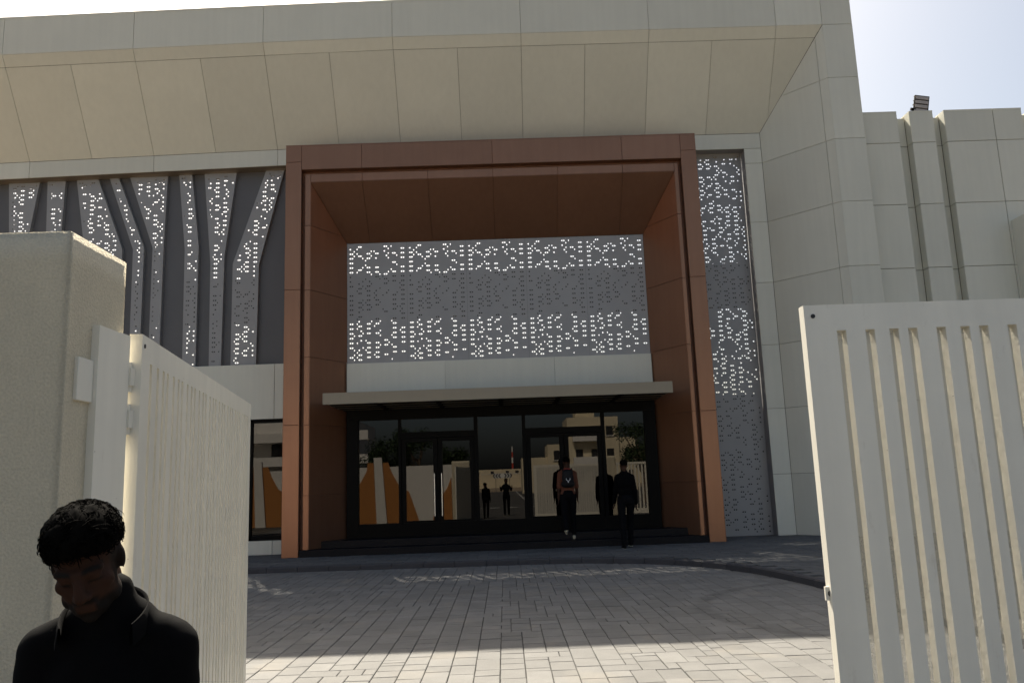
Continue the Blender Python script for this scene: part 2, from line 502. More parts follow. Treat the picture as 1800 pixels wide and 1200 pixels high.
soffit = mobj('soffit', [(XL, YO + .05, ZB - drop(XL) + .03), (-3, YO + .05, ZB + .03), (XO - .1, YO + .05, ZB + .03), (XI, YF + .06, ZI + .03), (-3, YF + .06, ZI + .03), (XL, YF + .06, ZI - drop(XL) + .03)], [(0, 1, 4, 5), (1, 2, 3, 4)], 'clad_back', bld)
def sof(x, fr):
    y = YO + (YF - YO) * fr; z = ZB + (ZI - ZB) * fr - drop(x)
    return (x, y, z)
def mit(fr): return XO + (XI - XO) * fr
FA = .115
for a, b in zip(js[:-2], js[1:-1]):
    b2 = min(b, mit(FA))
    top = min(b, mit(0))
    panel('panel', [sof(a, FA), sof(b2, FA), sof(top, 0), sof(a, 0)][::-1][::-1], T, 'clad', soffit)
hs = [-17.63 + 1.53 * i for i in range(18)]
for a, b in zip(hs[:-1], hs[1:]):
    if a > mit(FA): break
    lo, hi = min(b, mit(1)), min(b, mit(FA))
    if a >= mit(1):           # a triangle cut off by the mitre
        fa = (XO - a) / (XO - XI)
        fb = (XO - hi) / (XO - XI)
        pts = [sof(a, fa), sof(hi, fb)] + ([sof(a, FA)] if abs(fb - FA) < 1e-6 else [sof(hi, FA), sof(a, FA)])
    elif b > mit(1):
        pts = [sof(a, 1), sof(mit(1), 1)]
        if b < mit(FA):
            fb = (XO - b) / (XO - XI); pts += [sof(b, fb), sof(b, FA)]
        else: pts += [sof(mit(FA), FA)]
        pts += [sof(a, FA)]
    else:
        pts = [sof(a, 1), sof(b, 1), sof(b, FA), sof(a, FA)]
    panel('panel', pts, T, 'clad', soffit)
# splayed side on the right, with its narrow front
ZJ = [0.0] + [1.4 + 1.53 * k for k in range(7)]
def spl(fr, z): return (XO + (XI - XO) * fr, YO + (YF - YO) * fr, z)
def ztop(fr): return ZB + (ZI - ZB) * fr
splay = mobj('splayed_side', [(XO + .03, YO + .05, 0), (XI, YF + .035, 0), (XI, YF + .035, ZI + .02), (XO + .03, YO + .05, ZB), (8.62, YO + .03, 0), (8.62, YO + .03, ZT - .05), (8.62, 22, 0), (8.62, 22, ZT - .05), (XO, YO + .03, 0), (XO, YO + .03, ZT - .05)],
              [(0, 3, 2, 1), (4, 5, 9, 8), (4, 6, 7, 5)], 'clad_back', bld)
for f0, f1 in ((0, FA), (FA, 1)):
    zj = ZJ + [20]
    for z0, z1 in zip(zj[:-1], zj[1:]):
        t0, t1 = ztop(f0), ztop(f1)
        if z0 >= max(t0, t1): continue
        pts = [spl(f1, z0)] if z0 < t1 else []
        if z0 >= t1:
            fx = (z0 - ZB) / (ZI - ZB); pts = [spl(fx, z0)]
        pts.append(spl(f0, z0)); pts.append(spl(f0, min(z1, t0)))
        if z1 < t0 and z1 > t1: pts.append(spl((z1 - ZB) / (ZI - ZB), z1))
        if z0 < t1: pts.append(spl(f1, min(z1, t1)))
        panel('panel', pts, T, 'clad', splay)
for z0, z1 in zip(ZJ, ZJ[1:] + [ZB]):
    panel('panel', [(XO, YO, z0), (8.67, YO, z0), (8.67, YO, z1), (XO, YO, z1)], T, 'clad', splay)
    panel('panel', [(8.67, YO, z0), (8.67, 20.2, z0), (8.67, 20.2, z1), (8.67, YO, z1)], T, 'clad', splay)

# flat white surround of the recessed screens
surr = mobj('wall', boxv(6.27, 6.90, YF + .024, YF + .5, 0, 9.9) + boxv(4.7, 6.66, YF + .02, YF + .7, 9.46, 9.82) , BOXF + [tuple(i + 8 for i in q) for q in BOXF], 'clad_back', bld)
for z0, z1 in zip(ZJ[:-1], ZJ[1:]):
    z1 = min(z1, 9.44)
    if z0 < 9.4 and z1 - z0 > .1: panel('panel', [(6.25, YF, z0), (XI, YF, z0), (XI, YF, z1), (6.25, YF, z1)], T, 'clad', surr)
panel('panel', [(4.6, YF, 9.44), (XI, YF, 9.44), (XI, YF, ZI), (4.6, YF, ZI)], T, 'clad', surr)
mobj('reveal', [(6.262, YF + .01, 0), (6.262, YS + .1, 0), (6.262, YS + .1, 9.45), (6.262, YF + .01, 9.45), (4.6, YF + .01, 9.452), (6.262, YF + .01, 9.452), (6.262, YS + .1, 9.452), (4.6, YS + .1, 9.452)], [(0, 1, 2, 3), (4, 5, 6, 7)], 'screen', surr)

# left: band under the eaves, lower band, ribbon window and plinth
def zl(x, z): return z - drop(x)
lwall = mobj('wall', [p for x in (XL, -4.9) for p in ((x, YF + .03, zl(x, 9.42)), (x, YF + .03, zl(x, ZI)), (x, YF + .7, zl(x, ZI)), (x, YF + .7, zl(x, 9.42)))],
             [(0, 1, 5, 4), (1, 2, 6, 5), (2, 3, 7, 6), (3, 0, 4, 7)], 'clad_back', bld)
lj = [-17.63, -14.57, -11.51, -8.45, -5.39, -4.86]
for a, b in zip(lj[:-1], lj[1:]):
    panel('panel', [(a, YF, zl(a, 9.42)), (b, YF, zl(b, 9.42)), (b, YF, zl(b, ZI)), (a, YF, zl(a, ZI))], T, 'clad', lwall)
    panel('panel', [(a, YF, 3.1), (b, YF, 3.1), (b, YF, 4.41), (a, YF, 4.41)], T, 'clad', lwall)
    panel('panel', [(a, YF, 0), (b, YF, 0), (b, YF, .32), (a, YF, .32)], T, 'clad', lwall)
mobj('reveal', [(XL, YF + .005, zl(XL, 9.425)), (-4.87, YF + .005, zl(-4.87, 9.425)), (-4.87, YS + .2, zl(-4.87, 9.425)), (XL, YS + .2, zl(XL, 9.425)),
                (XL, YF + .02, 4.405), (-4.87, YF + .02, 4.405), (-4.87, YS + .2, 4.405), (XL, YS + .2, 4.405),
                (XL, YF + .03, 3.11), (XL, YF + .03, 4.40), (-4.87, YF + .03, 4.40), (-4.87, YF + .03, 3.11),
                (XL, YF + .03, 0), (XL, YF + .03, .31), (-4.87, YF + .03, .31), (-4.87, YF + .03, 0),
                (XL, YF + .03, 3.105), (-4.87, YF + .03, 3.105), (-4.87, YF + .5, 3.105), (XL, YF + .5, 3.105),
                (XL, YF + .03, .315), (-4.87, YF + .03, .315), (-4.87, YF + .5, .315), (XL, YF + .5, .315)],
     [(3, 2, 1, 0), (4, 5, 6, 7), (11, 10, 9, 8), (15, 14, 13, 12), (19, 18, 17, 16), (20, 21, 22, 23)], 'clad_back', lwall)
rw = MB()
for a in (-17.6, -14.9, -13.1, -11.3, -9.5, -7.7, -5.97, -4.93):
    rw.box(a, a + .06, YF + .10, YF + .22, .32, 3.1)
rw.box(XL, -4.87, YF + .10, YF + .22, 3.03, 3.10); rw.box(XL, -4.87, YF + .10, YF + .22, .32, .42)
win = rw.build('window', 'black_metal', bld)
pn = [-17.54, -14.9, -13.1, -11.3, -9.5, -7.7, -5.97, -4.93]
for a, b in zip(pn[:-1], pn[1:]):
    box('pane', a + .06, b, YF + .15, YF + .16, .42, 3.03, 'glass', win)

# -- perforated sheets
ROWH = .058
def perforated(name, z0, z1, left, right, Y, parent, seed, pitch=.2437, x0=0.0, period=None, margin=.05, ret=0.0, m='screen', clip_top=0):
    rg = random.Random(seed)
    nrow = int(round((z1 - z0) / ROWH)); h = (z1 - z0) / nrow
    pat = {}
    def cell(c, r):
        k = ((c % period) if period else c, r)
        if k not in pat:
            rr = random.Random(hash((seed, k[0], k[1])) & 0xffffffff)
            pat[k] = (rr.random(), rr.random(), rr.random())
        return pat[k]
    V, F = [], []
    def q(*pts):
        k = len(V); V.extend(pts); F.append(tuple(range(k, k + len(pts))))
    tw, lk = .051, .040
    for r in range(nrow):
        za, zb = z0 + r * h, z0 + (r + 1) * h
        la, lb, ra, rb = left(za), left(zb), right(za), right(zb)
        lo, hi = max(la, lb) + margin, min(ra, rb) - margin
        holes = []
        c0, c1 = int(math.floor((lo - x0) / pitch)) - 1, int(math.ceil((hi - x0) / pitch)) + 1
        for c in range(c0, c1):
            xc = x0 + (c + .5) * pitch
            offc = ((c % period) if period else c) % 3 == 1
            u, s_, t_ = cell(c, r)
            if (r + offc) % 2 == 0:
                if u < .72:
                    if s_ > .1: holes.append((xc - tw - .004, xc - .004, -1))
                    if s_ < .9: holes.append((xc + .004, xc + tw + .004, 1))
            else:
                below = cell(c, r - 1)[0] < .72 or cell(c, r + 1)[0] < .72
                if u < .58 and below:
                    if s_ < .5: holes.append((xc - .072 - lk / 2, xc - .072 + lk / 2, -1))
                    else: holes.append((xc + .072 - lk / 2, xc + .072 + lk / 2, 1))
        holes = sorted(hh for hh in holes if hh[0] > lo and hh[1] < hi)
        if r == 0 or r == nrow - 1: holes = []
        pa, pb = la, lb
        last = -1e9
        for xa, xb, s_ in holes:
            if xa < last + .002: continue
            last = xb
            q((pa, Y, za), (xa, Y, za), (xa, Y, zb), (pb, Y, zb))
            A, B, C_, D = (xa, Y, za), (xb, Y, za), (xb, Y, zb), (xa, Y, zb)
            zm = (za + zb) / 2; e = h * .10
            k = len(V)
            if s_ < 0:
                P, Q, S = (xa + .004, Y, zm), (xb - .007, Y, za + e), (xb - .007, Y, zb - e)
                V.extend([A, B, C_, D, P, Q, S])
                F.extend([(k, k + 1, k + 5), (k, k + 5, k + 4), (k, k + 4, k + 3), (k + 3, k + 4, k + 6), (k + 3, k + 6, k + 2), (k + 1, k + 2, k + 6, k + 5)])
            else:
                P, Q, S = (xb - .004, Y, zm), (xa + .007, Y, za + e), (xa + .007, Y, zb - e)
                V.extend([A, B, C_, D, P, Q, S])
                F.extend([(k, k + 1, k + 5), (k + 1, k + 4, k + 5), (k + 1, k + 2, k + 4), (k + 4, k + 2, k + 6), (k + 6, k + 2, k + 3), (k, k + 5, k + 6, k + 3)])
            pa = pb = xb
        q((pa, Y, za), (ra, Y, za), (rb, Y, zb), (pb, Y, zb))
        if ret:
            q((la, Y, za), (lb, Y, zb), (lb, Y + ret, zb), (la, Y + ret, za))
            q((ra, Y, za), (ra, Y + ret, za), (rb, Y + ret, zb), (rb, Y, zb))
    return mobj(name, V, F, m, parent)
def lerp_edge(pts):
    pts = sorted((z, x) for x, z in pts)
    def fn(z):
        if z <= pts[0][0]: return pts[0][1]
        for (za, xa), (zb, xb) in zip(pts[:-1], pts[1:]):
            if z <= zb: return xa + (xb - xa) * (z - za) / (zb - za)
        (za, xa), (zb, xb) = pts[-2], pts[-1]
        return xb + (xb - xa) / (zb - za) * (z - zb)
    return fn
STR = [([(-12.14, 9.27), (-12.05, 7.97), (-11.98, 4.4)], [(-11.37, 9.24), (-11.62, 7.4), (-11.66, 4.4)]),
       ([(-11.18, 9.26), (-11.14, 8.04), (-11.10, 4.4)], [(-10.73, 9.28), (-10.76, 8.01), (-10.78, 4.4)]),
       ([(-10.46, 9.28), (-10.17, 7.42), (-10.15, 4.4)], [(-9.93, 9.29), (-9.24, 7.42), (-9.24, 4.4)]),
       ([(-9.65, 9.3), (-8.98, 7.41), (-8.96, 4.4)], [(-9.42, 9.3), (-8.71, 7.45), (-8.71, 4.4)]),
       ([(-9.14, 9.3), (-8.5, 7.44), (-8.5, 4.4)], [(-8.19, 9.32), (-8.23, 7.43), (-8.24, 4.4)]),
       ([(-7.91, 9.33), (-7.71, 7.37), (-7.68, 4.4)], [(-7.59, 9.33), (-7.37, 7.43), (-7.36, 4.4)]),
       ([(-7.28, 9.35), (-7.07, 6.99), (-7.04, 4.4)], [(-6.47, 9.35), (-6.73, 7.18), (-6.75, 4.4)]),
       ([(-5.74, 9.35), (-6.52, 6.97), (-6.52, 4.4)], [(-5.29, 9.33), (-5.88, 6.92), (-5.91, 4.4)]),
       ([(-13.3, 9.27), (-12.9, 7.2), (-12.85, 4.4)], [(-12.6, 9.27), (-12.5, 7.2), (-12.48, 4.4)]),
       ([(-14.6, 9.27), (-14.3, 7.2), (-14.3, 4.4)], [(-13.9, 9.27), (-13.8, 7.2), (-13.8, 4.4)])]
STR = sorted(STR, key=lambda s: s[0][0][0])
edges = []
for i, (l, r) in enumerate(STR):
    L, R_ = lerp_edge(l), lerp_edge(r)
    edges.append((L, R_))
    perforated('perforated_strip', 4.41, 9.40 - drop(l[0][0]), L, R_, 19.36, bld, 40 + i, pitch=.200, x0=l[0][0] + .03 * i, margin=.035, ret=.12)
zs = [4.41, 5.2, 6, 6.92, 7.18, 7.43, 8.0, 8.7, 9.42]
gaps = [((lambda z: XL), edges[0][0])] + [(edges[i][1], edges[i + 1][0]) for i in range(len(edges) - 1)] + [(edges[-1][1], (lambda z: -4.8))]
for a, b in gaps:
    V, F = [], []
    for z in zs:
        V += [(a(z) - .02, 19.47, z), (b(z) + .02, 19.47, z)]
    V += [(p[0], p[1] + .05, p[2]) for p in V]
    n2 = len(zs) * 2
    for j in range(len(zs) - 1):
        F.append((2 * j, 2 * j + 1, 2 * j + 3, 2 * j + 2)); F.append((n2 + 2 * j + 1, n2 + 2 * j, n2 + 2 * j + 2, n2 + 2 * j + 3))
    mobj('grey_panel', V, F, 'grey_panel', bld)
perforated('perforated_screen', 0.0, 9.45, lambda z: 4.70, lambda z: 6.255, YS, bld, 7, pitch=.200, x0=4.70, margin=.03)

# -- copper coloured portal
port = empty('entrance_portal'); port.parent = bld
PX0, PX1, PZ = -4.88, 4.75, 9.38
NX0, NX1, NZ = -4.31, 4.22, 8.50
core = MB()
BX0, BX1, BZ = -3.67, 3.575, 7.31        # the niche narrows to this at the screen
# outer frame, recessed channel and inner trim
core.box(PX0 + .02, -4.53, YP + .02, YF + .25, 0, PZ - .02)
core.box(4.40, PX1 - .02, YP + .02, YF + .25, 0, PZ - .02)
core.box(-4.53, 4.40, YP + .02, YF + .25, 8.80, PZ - .02)
core.box(-4.53, -4.43, YP + .2, YF + .25, 0, 8.80); core.box(4.30, 4.40, YP + .2, YF + .25, 0, 8.80); core.box(-4.43, 4.30, YP + .2, YF + .25, 8.69, 8.80)
def wedge(a, b): core.add(a + b, BOXF)
e_ = .028
wedge([(-4.43, YP + .08, 0), (NX0 - e_, YP + .08, 0), (BX0 - e_, YB + .02, 0), (-4.43, YB + .02, 0)], [(-4.43, YP + .08, 8.69), (NX0 - e_, YP + .08, NZ + e_), (BX0 - e_, YB + .02, BZ + e_), (-4.43, YB + .02, 8.69)])
wedge([(NX1 + e_, YP + .08, 0), (4.30, YP + .08, 0), (4.30, YB + .02, 0), (BX1 + e_, YB + .02, 0)], [(NX1 + e_, YP + .08, NZ + e_), (4.30, YP + .08, 8.69), (4.30, YB + .02, 8.69), (BX1 + e_, YB + .02, BZ + e_)])
wedge([(NX0 - e_, YP + .08, NZ + e_), (NX1 + e_, YP + .08, NZ + e_), (BX1 + e_, YB + .02, BZ + e_), (BX0 - e_, YB + .02, BZ + e_)], [(-4.43, YP + .08, 8.69), (4.30, YP + .08, 8.69), (4.30, YB + .02, 8.69), (-4.43, YB + .02, 8.69)])
core.build('portal_core', 'copper_back', port)
def cp(pts, t=.02): return panel('panel', pts, t, 'copper', port, gap=.007, edge=.004)
def rectY(x0, x1, z0, z1, y): cp([(x0, y, z0), (x1, y, z0), (x1, y, z1), (x0, y, z1)])
def rectXp(x, y0, y1, z0, z1): cp([(x, y0, z0), (x, y1, z0), (x, y1, z1), (x, y0, z1)])       # faces +X
def rectXm(x, y0, y1, z0, z1): cp([(x, y1, z0), (x, y0, z0), (x, y0, z1), (x, y1, z1)])       # faces -X
oz = [0, 2.85, 5.92, 8.98, PZ]
for z0, z1 in zip(oz[:-1], oz[1:]):
    rectY(PX0, -4.515, z0, z1, YP); rectY(4.385, PX1, z0, z1, YP)
    rectXm(PX0, YP, YF + .3, z0, z1); rectXp(PX1, YP, YF + .3, z0, z1)
    z1b = min(z1, 8.79)
    if z1b > z0:
        rectXp(-4.515, YP, YP + .2, z0, z1b); rectXm(4.385, YP, YP + .2, z0, z1b)
ox = [-4.515, -3.11, -.05, 3.0, 4.385]
for a, b in zip(ox[:-1], ox[1:]):
    rectY(a, b, 8.79, PZ, YP)
    cp([(a, YP + .2, 8.79), (b, YP + .2, 8.79), (b, YP, 8.79), (a, YP, 8.79)])
iz = [.15, 1.31, 2.85, 4.37, 5.92, 7.45, 8.70]
for z0, z1 in zip(iz[:-1], iz[1:]):
    rectY(-4.44, NX0, z0, z1, YP + .06); rectY(NX1, 4.31, z0, z1, YP + .06)
    zf = min(z1, NZ); zr = min(z1, BZ)
    lp = [(NX0, YP + .06, z0), (BX0, YB, min(z0, BZ)), (BX0, YB, zr), (NX0, YP + .06, zf)]
    rp = [(BX1, YB, min(z0, BZ)), (NX1, YP + .06, z0), (NX1, YP + .06, zf), (BX1, YB, zr)]
    if z1 > BZ > z0: pass
    if z0 >= BZ:
        k_ = (z0 - BZ) / (NZ - BZ); yk = YB + (YP + .06 - YB) * k_
        lp = [(NX0, YP + .06, z0), (BX0 + (NX0 - BX0) * k_, yk, z0), (NX0, YP + .06, zf)]
        rp = [(BX1 + (NX1 - BX1) * k_, yk, z0), (NX1, YP + .06, z0), (NX1, YP + .06, zf)]
    elif z1 > BZ:
        k_ = (z1 - BZ) / (NZ - BZ); yk = YB + (YP + .06 - YB) * k_
        lp = [(NX0, YP + .06, z0), (BX0, YB, z0), (BX0, YB, BZ), (BX0 + (NX0 - BX0) * k_, yk, z1), (NX0, YP + .06, z1)]
        rp = [(BX1, YB, z0), (NX1, YP + .06, z0), (NX1, YP + .06, z1), (BX1 + (NX1 - BX1) * k_, yk, z1), (BX1, YB, BZ)]
    cp(lp); cp(rp)
ix = [NX0, -3.11, -1.58, -.05, 1.475, 3.0, NX1]
for a, b in zip(ix[:-1], ix[1:]):
    rectY(a, b, NZ, 8.70, YP + .06)
    cp([(max(a, BX0), YB, BZ), (min(b, BX1), YB, BZ), (b, YP + .06, NZ), (a, YP + .06, NZ)])
slab('coping', [(PX0, YP, PZ + .02), (PX1, YP, PZ + .02), (PX1, YF + .6, PZ + .02), (PX0, YF + .6, PZ + .02)], .02, 'copper', port)

# -- back of the niche: perforated screen, white band, canopy, glazing
SW_ = (BX1 - BX0) / 5
sx = [BX0 + SW_ * i for i in range(6)]
back = empty('perforated_screen'); back.parent = bld
for i in range(5):
    perforated('screen_panel', 4.345, BZ - .005, lambda z, a=sx[i]: a + .002, lambda z, b=sx[i + 1]: b - .002, YB, back, 99, pitch=SW_ / 7, x0=sx[i], period=7, margin=.012)
for i in range(6):
    box('rail', sx[i] - .018, sx[i] + .018, YB + .004, YB + .03, 4.3, BZ + .05, 'grey_panel', back)
box('rail', BX0 - .05, BX1 + .05, YB + .032, YB + .06, BZ - .03, BZ + .08, 'grey_panel', back)
band = mobj('wall', boxv(BX0 - .02, BX1 + .02, YB - .04, YB + .15, 3.26, 4.32), BOXF, 'clad_back', bld)
for a, b in ((BX0, -1.34), (-1.34, 1.26), (1.26, BX1)):
    panel('panel', [(a, YB - .065, 3.27), (b, YB - .065, 3.27), (b, YB - .065, 4.34), (a, YB - .065, 4.34)], T, 'clad', band, gap=.004)
panel('panel', [(BX0, YB - .065, 4.34), (BX1, YB - .065, 4.34), (BX1, YB + .15, 4.34), (BX0, YB + .15, 4.34)], T, 'clad', band)
CX0, CX1, YC = -3.80, 3.62, 17.10
can = mobj('canopy', boxv(CX0, CX1, YC, YC + .07, 3.19, 3.43) + boxv(CX0, CX0 + .07, YC + .07, YB - .07, 3.23, 3.40) + boxv(CX1 - .07, CX1, YC + .07, YB - .07, 3.23, 3.40),
           BOXF + [tuple(i + 8 * k for i in q) for k in (1, 2) for q in BOXF], 'canopy', bld)
box('canopy_deck', CX0 + .07, CX1 - .07, YC + .07, YB - .07, 3.375, 3.395, 'black_metal', can)
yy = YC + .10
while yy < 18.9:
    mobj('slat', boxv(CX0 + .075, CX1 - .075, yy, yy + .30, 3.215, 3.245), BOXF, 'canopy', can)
    mobj('gap_shade_strip', boxv(CX0 + .075, CX1 - .075, yy + .302, yy + .478, 3.205, 3.245), BOXF, 'black_metal', can)  # black bar stands in for the shade in the gap between slats
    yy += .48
for x in (-2.69, -1.40, -.04, 1.21, 2.54):
    box('beam', x - .05, x + .05, YC + .07, YB - .07, 3.195, 3.37, 'black_metal', can)
# glazed front with two pairs of doors
ZG0, ZG1 = .60, 2.98
gz = MB()
for x0, x1 in ((BX0, -3.40), (-2.47, -2.41), (-.70, -.61), (.43, .51), (2.29, 2.37), (3.31, BX1)):
    gz.box(x0, x1, YB - .09, YB + .06, .30, 2.995)
gz.box(BX0, BX1, YB - .085, YB + .055, ZG1 + .02, 3.25); gz.box(-3.40, 3.31, YB - .085, YB + .055, ZG1, ZG1 + .02)
gz.box(-3.40, 3.31, YB - .085, YB + .055, .30, ZG0)
gz.box(-2.41, -.70, YB - .08, YB + .05, 2.53, 2.67); gz.box(.51, 2.29, YB - .08, YB + .05, 2.53, 2.67)
win = gz.build('window', 'black_metal', bld)
for x0, x1, z0, z1 in ((-3.40, -2.47, ZG0, ZG1), (-2.41, -.70, 2.67, ZG1), (-.61, .43, ZG0, ZG1), (.51, 2.29, 2.67, ZG1), (2.37, 3.31, ZG0, ZG1)):
    box('pane', x0, x1, YB - .012, YB, z0, z1, 'glass', win)
for x0, x1, hx in ((-2.41, -1.555, -1.64), (-1.555, -.70, -1.47), (.51, 1.40, 1.32), (1.40, 2.29, 1.49)):
    d_ = MB()
    d_.box(x0 + .008, x0 + .11, YB - .05, YB + .01, .32, 2.52); d_.box(x1 - .11, x1 - .008, YB - .05, YB + .01, .32, 2.52)
    d_.box(x0 + .11, x1 - .11, YB - .05, YB + .01, 2.44, 2.52); d_.box(x0 + .11, x1 - .11, YB - .05, YB + .01, .32, .64)
    dr = d_.build('door', 'black_metal', bld)
    box('pane', x0 + .11, x1 - .11, YB - .022, YB - .012, .64, 2.44, 'glass', dr)
    if hx < 0:
        MB().tube([(hx, YB - .12, .73), (hx, YB - .12, 1.70)], .014, 10).tube([(hx, YB - .12, .85), (hx, YB - .05, .85)], .01, 6).tube([(hx, YB - .12, 1.6), (hx, YB - .05, 1.6)], .01, 6).build('handle', 'steel', dr)
# steps
box('step', -4.50, 4.37, YP + .0, YP + .5, -.02, .15, 'granite', bld, bev=.006)
box('step', -4.12, 4.02, YP + .40, YB + .2, -.02, .30, 'granite', bld, bev=.006)
# rooms behind the glass (dark), and the open frame behind the screens
room = MB()
room.box(XL, 12, 29.8, 30, 0, 3.35); room.box(XL, PX0, YF + .72, 30, 3.2, 3.35); room.box(PX0, PX1, YB + .16, 30, 3.1, 3.3); room.box(PX1, 12, YF + .9, 30, 3.2, 3.35)
room.box(XL - .2, XL, YF + .2, 30, 0, 9.2)
room.box(XL, 12, YF + .9, 30, -.05, .02) ; room.box(4.72, 12, YF + .6, YF + .7, 0, 3.35)
room.build('interior', 'dark_interior', bld)
beam = MB()
beam.box(XL, 12, 20.6, 20.85, 5.74, 6.89)
for x in (-16, -11.6, -7.4, 6.8, 11):
    beam.box(x, x + .3, 20.55, 20.9, 3.3, 6.85)
beam.build('ring_beam', 'dark_interior', bld)

# ------------------------------------------------------------------ wing on the right
wing = empty('side_wing'); tag(wing, 'lower beige clad wing with stepped vertical ribs, right of the tall frame', 'building')
YW = 18.15
wb = MB()
wb.box(8.69, 24, YW + .27, YW + .6, 0, 9.72)
wb.box(8.69, 9.66, YW + .02, YW + .28, 0, 9.80); wb.box(10.0, 10.53, YW + .02, YW + .28, 0, 9.80); wb.box(10.84, 12.68, YW + .02, YW + .28, 0, 9.80); wb.box(13.0, 24, YW + .02, YW + .28, 0, 9.80)
wb.build('wall', 'clad_back', wing)
zw = [0, 1.4, 2.93, 4.46, 5.99, 7.53, 9.06]
for x0, x1, y, zt in ((8.675, 9.68, YW, 9.84), (9.68, 9.98, YW + .25, 9.76), (9.98, 10.55, YW, 9.84), (10.55, 10.82, YW + .25, 9.76), (10.82, 12.0, YW, 9.84), (12.0, 12.70, YW, 9.84), (12.70, 12.98, YW + .25, 9.76), (12.98, 15, YW, 9.84), (15, 18, YW, 9.84), (18, 21, YW, 9.84), (21, 24, YW, 9.84)):
    for z0, z1 in zip(zw, zw[1:] + [zt]):
        panel('panel', [(x0, y, z0), (x1, y, z0), (x1, y, z1), (x0, y, z1)], T, 'clad', wing, gap=.013)
        if y == YW and x0 > 9:
            if x0 not in (12.0, 15, 18, 21): panel('panel', [(x0, YW + .25, z0), (x0, YW, z0), (x0, YW, z1), (x0, YW + .25, z1)], T, 'clad', wing, gap=.013)
        if y == YW and x1 in (9.68, 10.55, 12.70): panel('panel', [(x1, YW, z0), (x1, YW + .25, z0), (x1, YW + .25, z1), (x1, YW, z1)], T, 'clad', wing, gap=.013)
    slab('coping', [(x0 + .004, y - .005, zt + .02), (x1 - .004, y - .005, zt + .02), (x1 - .004, YW + .6, zt + .02), (x0 + .004, YW + .6, zt + .02)], .03, 'clad', wing)
box('fin', 12.06, 12.45, YW - .55, YW - .002, 0, 7.05, 'clad', wing)

# floodlight on the wing's roof edge
fl = empty('floodlight', (10.42, 18.45, 9.90)); fl.scale = (1.0, 1.0, 1.12); fl.rotation_euler = (0, R(9), 0); tag(fl, 'black framed floodlight with stacked lamp bars on the roof edge', 'floodlight')
fb = MB()
for sx_ in (-.19, .15):
    fb.tube([(sx_, 0, 0), (sx_ + .02, 0, .06), (sx_ + .07, .06, .46)], .018, 6)
fb.tube([(-.24, 0, .10), (-.12, 0, .10)], .035, 8)
fb.tube([(-.19, 0, .05), (.17, 0, .05)], .012, 6)
fb.build('frame', 'black_metal', fl)
for k in range(4):
    t = .02 + k * .105
    sh = .012 * k
    MB().box(-.165 + sh * 1.3, .15 + sh * 1.3, -.03 + sh, .05 + sh, .03 + t, .03 + t + .07).build('lamp_bar', 'lamp_glass', fl)
    MB().box(-.18 + sh * 1.3, .17 + sh * 1.3, -.02 + sh, .06 + sh, .10 + t, .12 + t).build('heat_sink', 'black_metal', fl)

# ------------------------------------------------------------------ gate
GATEH = 2.10
def gate_leaf(name, loc, rz, L=2.93):
    """leaf lies along +x from its hinge end, front towards -y, foot at z = loc.z"""
    g = empty(name, loc, rz)
    zb_, zt_ = .06, GATEH - loc[2]
    sw, rl = .125, .105
    fr = MB()
    fr.box(0, sw, -.025, .025, zb_, zt_); fr.box(L - sw, L, -.025, .025, zb_, zt_)
    fr.box(sw, L - sw, -.025, .025, zt_ - rl, zt_); fr.box(sw, L - sw, -.025, .025, zb_, zb_ + rl)
    me = me_from('frame', fr.v, fr.f, 'white_paint')
    link(bpy.data.objects.new('frame', me), g)
    mobj('mesh_sheet', [(sw - .01, .0215, zb_ + rl - .01), (L - sw + .01, .0215, zb_ + rl - .01), (L - sw + .01, .0215, zt_ - rl + .01), (sw - .01, .0215, zt_ - rl + .01)], [(0, 1, 2, 3)], 'metal_mesh', g)
    pat = (.114, .096, .075)
    gw = .037
    x = sw + gw; i = 0
    while x < L - sw - .05:
        wdt = pat[i % 3] - gw; i += 1
        x1 = min(x + wdt, L - sw - gw)
        if x1 - x < .02: break
        mobj('slat', boxv(x, x1, -.025, .021, zb_ + rl, zt_ - rl), BOXF, 'white_paint', g)
        x = x1 + gw
    return g
GR = gate_leaf('gate_leaf', (1.212, 3.18, ROAD), 0)
# right leaf is hinged at its far end: the free edge is at x = 1.49
tag(GR, 'white ribbed metal gate leaf standing closed on the right', 'gate', 'leaves of the driveway gate')
GL = gate_leaf('gate_leaf', (-1.492, 3.28, ROAD), math.atan2(6.16 - 3.27, -1.93 + 1.48))
tag(GL, 'white ribbed metal gate leaf swung open beside the plaster pillar', 'gate', 'leaves of the driveway gate')
def lock_plate(parent, x, z, out):
    lp = MB()
    lp.box(x - .05, x + .06, -.006, .006, z - .025, z + .025)
    o = lp.build('latch_plate', 'white_paint', parent)
    MB().tube([(x + out, -.0085, z), (x + out, .0085, z)], .012, 10).build('bolt_hole', 'sign_dark', o)
lock_plate(GL, 2.93, 1.06, .035)
lock_plate(GR, 0.035, 1.09, -.03)
for gq in (GL, GR):
    MB().tube([(.035, -.0285, GATEH - ROAD - .045), (.035, -.02, GATEH - ROAD - .045)], .009, 8).build('hole', 'sign_dark', gq)
foot = MB().add([(2.86, -.02, -.0), (3.02, -.02, -.0), (2.93, -.02, .14), (2.86, -.02, .14), (2.86, .02, 0), (3.02, .02, 0), (2.93, .02, .14), (2.86, .02, .14)], BOXF).build('drop_bolt_foot', 'white_paint', GL)

